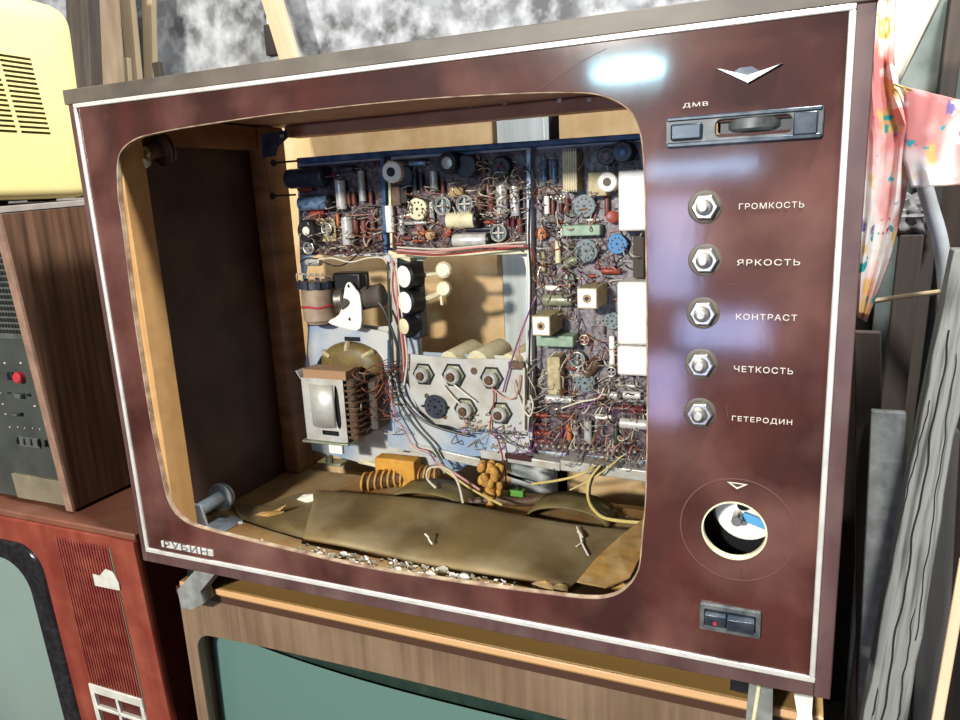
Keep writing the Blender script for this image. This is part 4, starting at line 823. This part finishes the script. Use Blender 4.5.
# ================================================================== RED TV
rd = thing('red_television', 'mahogany red television with ribbed speaker grille and grey-green screen', 'television')
rx1, rtop, rbot = -.040, -.002, -.585
def sheared(pt, fr_y=.014, k=.045): return V((pt[0], pt[1] + (rtop - pt[2]) * k, pt[2]))
def shear(o, k=.045, zt_=rtop):
    for v in o.data.vertices: v.co.y += (zt_ - v.co.z) * k
    return o
rxl = -.60
yf = .014
redo = rrect(-.55, -.232, -.56, -.040, (.040,) * 4, 8)
f = shear(link('front_panel', plate([rrect(rxl, rx1, rbot, rtop, .002, 2), redo, rrect(-.190, -.086, -.50, -.016, .001, 1)], yf, yf + .012, .0005), 'mahogany', rd))
bx('top_panel', rxl, rx1, yf + .004, .36, rtop + .0002, rtop + .0100, 'mahogany_top', rd, .002)
b = B(); hexa(b, [V((rx1 - .012, yf + .041, rbot)), V((rx1, yf + .041, rbot)), V((rx1, .36, rbot)), V((rx1 - .012, .36, rbot)), V((rx1 - .012, yf + .0125, rtop)), V((rx1, yf + .0125, rtop)), V((rx1, .36, rtop)), V((rx1 - .012, .36, rtop))]); obj('side_panel', b, 'mahogany_side', rd)
bx('side_panel', rxl, rxl + .012, yf + .042, .36, rbot, rtop, 'mahogany_side', rd); bx('back_panel', rxl + .013, rx1 - .013, .345, .359, rbot, rtop, 'dark_void', rd); bx('base_board', rxl, rx1, yf + .045, .36, rbot - .014, rbot - .0005, 'mahogany_side', rd)
b = B(); box(b, -.192, -.084, yf + .004, yf + .010, -.30, -.014); g_ = shear(obj('speaker_grille', b, 'groove_red', rd, label='ribbed dark red speaker grille'))
b = B()
for i in range(19):
    x = -.1868 + i * .0054; box(b, x - .0017, x + .0017, yf - .0012, yf + .006, -.252, -.016)
shear(obj('grille_rib', b, 'rib_red', g_, .0005))
b = B(); box(b, -.0852, -.0836, yf - .0015, yf + .002, -.27, -.0155); shear(obj('grille_edge', b, 'strip_beige', rd))
# torn label on grille
P_ = lambda x, z: (at(x, z, yf + .003).x, at(x, z, yf + .003).z)
lbl = link('torn_sticker', plate([[P_(94, 573), P_(101, 575), P_(107, 568), P_(114, 571), P_(120, 582), P_(121, 590), P_(96, 585)]], yf - .0022, yf - .0014), 'sticker', rd, smooth=False, label='torn pale sticker on the grille'); shear(lbl)
# silver control panel
cp = B(); box(cp, -.190, -.086, yf - .003, yf + .008, -.266, -.252); box(cp, -.190, -.182, yf - .003, yf + .008, -.5, -.266); box(cp, -.092, -.086, yf - .003, yf + .008, -.5, -.266); box(cp, -.140, -.135, yf - .003, yf + .008, -.5, -.266)
for k in range(4): box(cp, -.182, -.092, yf - .003, yf + .008, -.294 - k * .055, -.289 - k * .055)
shear(obj('control_panel', cp, 'sticker', rd, .0008, label='silvery control panel with dark cells')); b = B(); box(b, -.189, -.087, yf + .003, yf + .009, -.5, -.266); shear(obj('control_cell', b, 'mahogany_side', rd))
# tube
mk = link('screen_mask', plate([rrect(-.554, -.229, -.565, -.037, (.044,) * 4, 8), rrect(-.53, -.262, -.54, -.066, (.05,) * 4, 8)], yf - .006, yf + .014, .003), 'mask_black', rd, label='black screen surround'); shear(mk)
o = crt(rd, -.54, -.254, -.548, -.058, yf + .014, .012, 'glass_green', None, .03); shear(o)

# ================================================================== BROWN TV
bt = thing('walnut_television', 'walnut-sided television with dark control panel standing on the red television', 'television')
wx, wz0 = -.178, .0125
def brown_pt(z): return .040 - (z - wz0) * .062     # front plane leans towards the viewer
ZT = .427
b = B(); yb0, yb1 = brown_pt(wz0), brown_pt(ZT)
hexa(b, [V((wx - .012, yb0, wz0)), V((wx, yb0, wz0)), V((wx, .33, wz0)), V((wx - .012, .33, wz0)), V((wx - .012, yb1, ZT - .0085)), V((wx, yb1, ZT - .0085)), V((wx, .33, ZT + .0035)), V((wx - .012, .33, ZT + .0035))]); obj('side_panel', b, 'walnut_side', bt, .001, label='walnut side panel')
b = B(); hexa(b, [V((wx - .0126, yb0 - .001, wz0 - .001)), V((wx + .0006, yb0 - .001, wz0 - .001)), V((wx + .0006, yb0 + .003, wz0 - .001)), V((wx - .0126, yb0 + .003, wz0 - .001)), V((wx - .0126, yb1 - .001, ZT)), V((wx + .0006, yb1 - .001, ZT)), V((wx + .0006, yb1 + .003, ZT)), V((wx - .0126, yb1 + .003, ZT))]); obj('side_edging', b, 'walnut_edge', bt, label='pale pinkish edge strip')
b = B(); hexa(b, [V((-.70, yb1, ZT - .008)), V((wx + .001, yb1, ZT - .008)), V((wx + .001, .33, ZT + .004)), V((-.70, .33, ZT + .004)), V((-.70, yb1 - .001, ZT)), V((wx + .001, yb1 - .001, ZT)), V((wx + .001, .33, ZT + .012)), V((-.70, .33, ZT + .012))]); obj('top_panel', b, 'dusty_top', bt, .001, label='pale dusty top board')
def bfront(x0, x1, z0, z1, off, th, name, m, bev=.0006, lab=None, par=None):
    b = B(); hexa(b, [V((x0, brown_pt(z0) + off, z0)), V((x1, brown_pt(z0) + off, z0)), V((x1, brown_pt(z0) + off + th, z0)), V((x0, brown_pt(z0) + off + th, z0)),
                      V((x0, brown_pt(z1) + off, z1)), V((x1, brown_pt(z1) + off, z1)), V((x1, brown_pt(z1) + off + th, z1)), V((x0, brown_pt(z1) + off + th, z1))]); return obj(name, b, m, par or bt, bev, label=lab)
bfront(-.70, wx - .013, wz0, ZT - .009, .012, .01, 'front_panel', 'panel_green', lab='dark grey-green control panel')
bfront(-.30, wx - .0135, wz0 + .002, wz0 + .040, .006, .006, 'lower_strip', 'strip_beige', lab='dull beige strip')
bfront(wx - .020, wx - .0131, wz0 + .006, ZT - .009, .005, .007, 'panel_edge', 'black')
bfront(-.30, wx - .016, .255, .395, .008, .004, 'speaker_grille', 'grill_dark', lab='perforated speaker grille')
b = B()
for i in range(14):
    for j in range(16):
        x = wx - .021 - i * .0062; z = .266 + j * .0078; y = brown_pt(z); box(b, x - .0020, x + .0020, y + .0070, y + .0082, z - .0024, z + .0024)
obj('grille_hole', b, 'hole', bt, smooth=False)
def bp(px, py):   # point on brown front plane
    d = ray(px, py); k = 1.0
    # plane y + .062 z = c
    c_ = .040 + .0125 * .062 + .011; k = (c_ - CAM.y - .062 * CAM.z) / (d.y + .062 * d.z); return CAM + d * k
def bbox_at(px, py, w, h, dep, name, m, lab=None, bev=.0008):
    p = bp(px, py); b = B(); box(b, p.x - w, p.x + w, p.y - dep, p.y + .003, p.z - h, p.z + h); return obj(name, b, m, bt, bev, label=lab)
bbox_at(12, 376, .005, .005, .004, 'slider_slot', 'black'); p = bp(21, 377); b = B(); lathe(b, p + V((0, .002, 0)), V((0, -1, 0)), [(0, .008), (.008, .0078), (.010, .006)], 20); obj('volume_knob', b, 'knob_red', bt, label='red round knob')
bbox_at(22, 395, .0055, .003, .008, 'slider', 'grill_dark'); bbox_at(29, 395, .003, .0018, .002, 'slider_slot', 'black'); bbox_at(9, 393, .003, .0012, .001, 'slider_slot', 'black')
bbox_at(18, 414, .0045, .0014, .006, 'slider', 'grill_dark'); bbox_at(22, 414, .002, .002, .006, 'slider_slot', 'black')
bbox_at(30, 442, .020, .0075, .002, 'button_row', 'grill_dark')
for i in range(5): bbox_at(19 + i * 7, 440 + i * .8, .0012, .005, .004, 'push_button', 'black')
b = B()
for px, py, w in ((5, 363, .002), (21, 363, .002), (35, 406, .002), (6, 414, .0012), (10, 427, .001), (18, 427, .0007), (25, 428, .0007), (33, 428, .0007), (40, 429, .0007), (0, 393, .001), (3, 404, .001)):
    p = bp(px, py); box(b, p.x - w, p.x + w, p.y - .0008, p.y + .001, p.z - .0008, p.z + .0008)
obj('panel_marking', b, 'mark_white', bt, smooth=False)
bx('back_panel', -.70, wx - .013, .315, .3295, wz0, ZT + .004, 'dark_void', bt); bx('base_board', -.70, wx - .013, .060, .314, wz0, wz0 + .010, 'dark_void', bt); bx('side_panel', -.712, -.7005, .06, .33, wz0, ZT, 'walnut_side', bt)
for x in (-.66, -.235): 
    for y in (.065, .30): bx('rubber_foot', x - .014, x + .014, y - .010, y + .010, rtop + .0102, wz0, 'black', bt)

# ================================================================== YELLOW SET
yl = thing('yellow_television', 'rounded yellow plastic portable set with louvred side, standing on the walnut television', 'television')
yy0, yy1, yz0, yz1 = -.06, .146, .4350, .690
def yb(u, v):  # rounded box: u around section in XZ, v along Y
    pass
b = B()
n = 40; secs = []
for (y, s_) in ((yy0 - .002, .86), (yy0 + .006, .94), (yy0 + .02, .99), (yy0 + .04, 1), (yy1 - .035, 1), (yy1 - .015, .985), (yy1 - .004, .94), (yy1, .86)):
    pts = rrect(-.62, -.172, yz0, yz1, (.034, .034, .014, .014), 8); cxx, czz = -.4, (yz0 + yz1) / 2; ringv = []
    for x, z in pts:
        t = (z - yz0) / (yz1 - yz0); x2 = x - (.012 * t if x > cxx else -.03 * t); slope = .02 * max(0, (y - yy0)) / .2
        hz = (yz1 - yz0) / 2; ringv.append(b.verts.new((cxx + (x2 - cxx) * (1 - (1 - s_) * .25), y + .020 * t * (1 if y > .1 else 0) + .006 * (1 if y > .1 else 0), czz + (z - czz) * (1 - (1 - s_) * .45))))
    secs.append(ringv)
for a, c in zip(secs, secs[1:]):
    for i in range(len(a)): b.faces.new((a[i], a[(i + 1) % len(a)], c[(i + 1) % len(a)], c[i]))
b.faces.new(secs[0][::-1]); b.faces.new(secs[-1])
ycase = obj('case', b, 'yellow_plastic', yl)
# louvres: shallow dark slots and ribs on the side plane
def yx(z): return -.172 - .012 * (z - yz0) / (yz1 - yz0)
b = B(); b2 = B()
for i in range(16):
    pa, pb = (1.4 + i * 1.36, 55.5 + i * 5.1), (33 + i * 1.18, 58.2 + i * 5.0)
    p, q_ = atx(*pa, -.175), atx(*pb, -.175); zc_ = (p.z + q_.z) / 2
    for y0, y1 in ((p.y, q_.y), (p.y - .055, p.y - .006)): box(b, yx(zc_) - .003, yx(zc_) + .0004, y0, y1, zc_ - .0012, zc_ + .0012); box(b2, yx(zc_) - .001, yx(zc_) + .0022, y0, y1, zc_ + .0014, zc_ + .0028)
obj('vent_slot', b, 'slot_dark', yl, smooth=False, label='dark louvre slots'); obj('vent_louvre', b2, 'yellow_plastic', yl, smooth=False)
for x in (-.58, -.23): bx('rubber_foot', x - .01, x + .01, .03, .06, ZT + .0032, yz0 + .002, 'black', yl)
for x in (-.58, -.23): bx('rubber_foot', x - .01, x + .01, .10, .13, ZT + .0052, yz0 + .002, 'black', yl)
p = atx(76, 192, -.185); tag(bx('wood_chip', -.20, -.176, .150, .172, .4352, .4415, 'log', None, .0008), 'small wooden chip under the rear of the yellow set', 'wood')

# ================================================================== ROOM
YW = .80
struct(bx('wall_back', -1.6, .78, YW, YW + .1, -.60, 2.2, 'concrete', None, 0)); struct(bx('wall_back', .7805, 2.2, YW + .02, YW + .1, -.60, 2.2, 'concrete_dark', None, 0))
struct(bx('floor', -1.6, 2.2, -3.0, YW + .1, -.66, -.60, 'floor_dirt', None, 0)); struct(bx('wall_left', -1.7, -1.6, -3.0, YW + .1, -.60, 2.2, 'concrete_dark', None, 0)); struct(bx('wall_right', 2.2, 2.3, -3.0, YW + .1, -.60, 2.2, 'concrete_dark', None, 0))
def lean(name, p_lo, p_hi, y_lo, y_hi, wpx, th, m, lab, cat='plank', group=None, rough=0, seg=14, taper=1, curve=0):
    """board from pixel point low to pixel point high, at real depths y_lo / y_hi, continued down to the floor"""
    a, c = at(*p_lo, y_lo), at(*p_hi, y_hi); w = (at(p_lo[0] + wpx, p_lo[1], y_lo) - a).x; d = c - a
    if a.z > -.599: t = (-.598 - a.z) / d.z; a = a + d * t
    d = c - a; b = B(); rows = []
    side = V((1, 0, 0)); nrm = V((0, 1, 0)); nw = 6
    for i in range(seg + 1):
        t = i / seg; p = a + d * t + V((curve * math.sin(PI * t), 0, 0)); ww = w * (1 + (taper - 1) * t); rw = []
        for k in range(nw + 1):
            j = random.uniform(-1, 1) * rough; rw.append(b.verts.new(p + side * (ww * (k / nw - .5) + (j if k in (0, nw) else 0)) + nrm * (j * .5)))
        for k in range(nw, -1, -1): rw.append(b.verts.new(p + side * (ww * (k / nw - .5)) + nrm * th))
        rows.append(rw)
    for r0, r1 in zip(rows, rows[1:]):
        for i in range(len(r0)): b.faces.new((r0[i], r0[(i + 1) % len(r0)], r1[(i + 1) % len(r0)], r1[i]))
    b.faces.new(rows[0][::-1]); b.faces.new(rows[-1])
    zx = d.normalized(); xx = (side - zx * side.dot(zx)).normalized(); MM = Matrix((xx, zx.cross(xx), zx)).transposed().to_4x4(); MM.translation = a
    inv = MM.inverted()
    for v in b.verts: v.co = inv @ v.co
    o = obj(name, b, m, None, .0015); o.matrix_world = MM
    return tag(o, lab, cat, group)
# left rear timbers
b = B(); a, c = at(107, 84, .62), at(98, -30, .62); d = (a - c).normalized(); a = a + d * ((a.z + .598) / -d.z)
lathe(b, a, -d, [(0, .040), (.6, .039), (1.0, .037), (1.5, .036)], 18); tag(obj('round_post', b, 'log'), 'thick pale round post standing left behind the burgundy cabinet', 'post')
lean('dark_post', (80, 90), (74, -30), .52, .52, 22, .03, 'log_dark', 'dark grey post between the yellow set and the pale round post', 'post', rough=.002)
lean('narrow_plank', (133, 84), (122, -30), .69, .69, 11, .015, 'plank_tan', 'narrow tan plank right of the round post, nearer to it'); lean('narrow_plank', (148.5, 78), (145.5, -30), .72, .72, 10, .015, 'plank_tan', 'narrow pale plank, rightmost of the upright slats left of the grey wall')
lean('stub_slat', (124, 80), (122.5, 58), .675, .675, 9, .012, 'plank_tan', 'short tan slat ending just above the cabinet beside the round post', 'slat'); lean('stub_slat', (157, 76), (155, 62), .68, .68, 7, .012, 'plank_greybrown', 'short grey-brown slat end right of the pale plank', 'slat')
lean('dark_lath', (124, 60), (119, -30), .745, .745, 13, .01, 'log_dark', 'dark grey lath standing against the wall behind the tan slats', 'slat')
lean('leaning_lath', (288, 58), (262, -30), .70, .70, 19, .012, 'plank_fresh', 'pale sawn lath leaning on the grey wall above the cabinet', 'lath', rough=.0005)
b = B(); p = at(262, 14, .76); box(b, p.x - .011, p.x + .008, .788, .799, p.z - .02, p.z + .02); tag(obj('mounted_block', b, 'porcelain'), 'small white patch block fixed to the wall beside the leaning lath', 'block')
p = at(262, 38, .76); tag(bx('mounted_board', p.x - .014, p.x + .022, .786, .7995, p.z - .03, p.z + .032, 'concrete_dark', None, .001), 'small dark square board on the wall behind the leaning lath', 'board')
# right side timbers
wp = lean('weathered_beam', (893, 720), (972, 250), .16, .33, 56, .035, 'weathered', 'thick cracked grey weathered beam leaning on the right', 'beam', rough=.0016, seg=34, taper=.62, curve=-.006)
for q0, q1, wob in (((881, 720), (950, 330), .0012), ((897, 720), (928, 520), .0008), ((872, 715), (905, 560), .0006), ((915, 640), (958, 340), .0008), ((890, 560), (930, 400), .0005)):
    b = B(); a, c = at(*q0, .158), at(*q1, .300 if q1[1] < 400 else .235); tube(b, [wp.matrix_world.inverted() @ (a.lerp(c, t) + V((wob * math.sin(t * 23) + wob * .6 * math.sin(t * 50), -.001, 0))) for t in [i / 26 for i in range(27)]], .0007 if wob < .001 else .0010, 5, True, 2); obj('beam_crack', b, 'hole', wp)
lean('grey_board', (882, 560), (889, 412), .30, .34, 36, .012, 'weathered_flat', 'flat pale grey board with a square top behind the weathered beam', 'board')
lean('brown_board', (868, 480), (868, 332), .36, .36, 26, .012, 'plank_greybrown', 'grey-brown board right beside the burgundy cabinet side', 'board'); lean('upright_plank', (886, 470), (912, 235), .46, .50, 24, .014, 'plank_greybrown', 'grey-brown plank standing behind the cloth tail, squared top', rough=.0006)
lean('dark_plank', (930, 700), (944, 430), .32, .42, 34, .016, 'plank_dark', 'dark grey plank right of the weathered beam'); lean('thin_lath', (938, 720), (966, 560), .22, .26, 12, .006, 'plank_fresh', 'thin pale lath in the bottom right corner', 'lath')
lean('brown_post', (938, 170), (962, -20), .56, .59, 17, .03, 'plank_greybrown', 'brown-grey post leaning at the top right', 'post', rough=.0005)
lean('back_plank', (912, 400), (925, 100), .68, .70, 40, .012, 'plank_brown', 'dark brown plank standing at the back beneath the pink cloth'); lean('back_plank', (950, 420), (965, 180), .55, .58, 44, .014, 'plank_brown', 'brown plank behind the top of the weathered beam, partly hidden'); 
p0, p1 = at(889, 110, .63), at(965, -20, .63); tag(bx('green_board', p0.x, p1.x + .06, .63, .642, -.60, p1.z + .12, 'greenboard', None, .001), 'dusty grey-green board standing behind the cream sheet', 'board')
b = B(); tube(b, [at(862, 303, .28), at(900, 297, .30), at(946, 291, .36)], .0028, 8); tag(obj('thin_stick', b, 'stickwood'), 'thin pale stick lying across in front of the planks', 'stick')
b = B(); tube(b, [at(923, 180, .40), at(930, 205, .405), at(941, 245, .41), at(946, 300, .42), at(946, 420, .43)], .0085, 12); tag(obj('white_pipe', b, 'pipe_white'), 'bent white pipe coming down from under the pink cloth', 'pipe')
b = B(); c = at(911, 216, .52)
bmesh.ops.create_icosphere(b, subdivisions=4, radius=1)
for v in b.verts:
    k = 1 + .12 * math.sin(9 * v.co.x + 5 * v.co.z) + .08 * math.sin(17 * v.co.z + 11 * v.co.y) + random.uniform(-.05, .05); v.co = c + V((v.co.x * .030 * k - (v.co.z < 0) * .004, v.co.y * .02 * k, v.co.z * .030 * k))
tag(obj('crumpled_wrap', b, 'crumple'), 'crumpled grey wrapping lying on the squared plank top', 'wrapping')
# cloth
def loft(name, Lp, Rp, yl_, yr_, m, amp, freq, nu=24, nv=40, sol=.0015, ph=0, bm=None):
    def samp(P, t):
        t *= len(P) - 1; i = min(int(t), len(P) - 2); f_ = t - i; return (P[i][0] * (1 - f_) + P[i + 1][0] * f_, P[i][1] * (1 - f_) + P[i + 1][1] * f_)
    def g(u, v):
        l, r = samp(Lp, v), samp(Rp, v); px, py = l[0] * (1 - u) + r[0] * u, l[1] * (1 - u) + r[1] * u
        y = yl_ * (1 - u) + yr_ * u + amp * math.sin(freq * u * PI + ph + 2 * math.sin(v * 2.2)) + amp * .4 * math.sin(freq * 2.3 * u * PI + v * 5)
        return at(px, py, y)
    grid(bm, g, nu, nv)
b = B()
loft('c', [(862, -30), (862, 60), (858, 95), (856, 150), (856, 230), (852, 280), (856, 315)], [(897, -30), (893, 60), (900, 92), (915, 120), (905, 200), (888, 265), (866, 322)], .24, .26, None, .006, 3.5, bm=b)
loft('c', [(893, 84), (903, 88), (905, 120), (903, 160), (912, 188)], [(1010, 112), (1010, 128), (1008, 150), (1005, 168), (1002, 182)], .245, .262, None, .004, 4, bm=b)
cl = obj('hanging_cloth', b, 'cloth', None, solid=.0015); tag(cl, 'pink and white printed cloth with teal blotches draped beside the cabinet', 'cloth')
b = B(); loft('c', [(884, -30), (886, 20), (890, 95)], [(955, -30), (930, 22), (893, 95)], .28, .29, None, .002, 1.5, 12, 14, bm=b); tag(obj('hanging_sheet', b, 'cream_sheet', None, solid=.002), 'plain cream sheet with a straight slanting edge above the pink cloth', 'sheet')

# ================================================================== LIGHT
def area(name, loc, tgt, sx, sy, P, col, spread=None):
    l = bpy.data.lights.new(name, 'AREA'); l.shape = 'RECTANGLE'; l.size = sx; l.size_y = sy; l.energy = P; l.color = col
    o = bpy.data.objects.new(name, l); COL.objects.link(o); o.location = loc; o.rotation_euler = (V(tgt) - V(loc)).to_track_quat('-Z', 'Y').to_euler()
    if spread: l.spread = spread
    return o
area('added_key', (-.12, -2.9, 1.26), (.4, .2, .2), .22, .14, 145, (1, .94, .85))  # added key light, set where the glossy front does not mirror it
area('ceiling_lamp', (1.12, -.24, 1.85), (.4, .1, .2), .16, .16, 62, (.97, .98, 1))
area('wall_fill', (1.2, .0, 2.1), (.3, .8, .7), .4, .3, 15, (.95, .97, 1))  # unseen fill aimed at the back wall, no fixture
area('tube_lamp', (.10, -2.4, .84), (.10, 0, .84), .24, .028, 6.5, (.45, .85, 1))
area('window_slit', (.37, -2.4, .46), (.37, 0, .46), .42, .05, 1.8, (.4, .65, 1))
area('doorway_pane', (.27, -2.4, .16), (.27, 0, .16), .20, .40, 3.6, (.45, .58, 1))
area('doorway_pane', (.47, -2.4, -.17), (.47, 0, -.17), .34, .14, 2.6, (.5, .58, 1))
area('doorway_pane', (.24, -2.4, -.42), (.24, 0, -.42), .16, .28, 2.0, (.55, .55, 1))
w = bpy.data.worlds.new('world'); sc.world = w; w.use_nodes = True; bg = w.node_tree.nodes['Background']; bg.inputs[0].default_value = (.80, .88, 1, 1); bg.inputs[1].default_value = .2
sc.view_settings.view_transform = 'Standard'; sc.view_settings.look = 'None'; sc.view_settings.gamma = 1; sc.view_settings.exposure = 0; sc.view_settings.use_curve_mapping = False
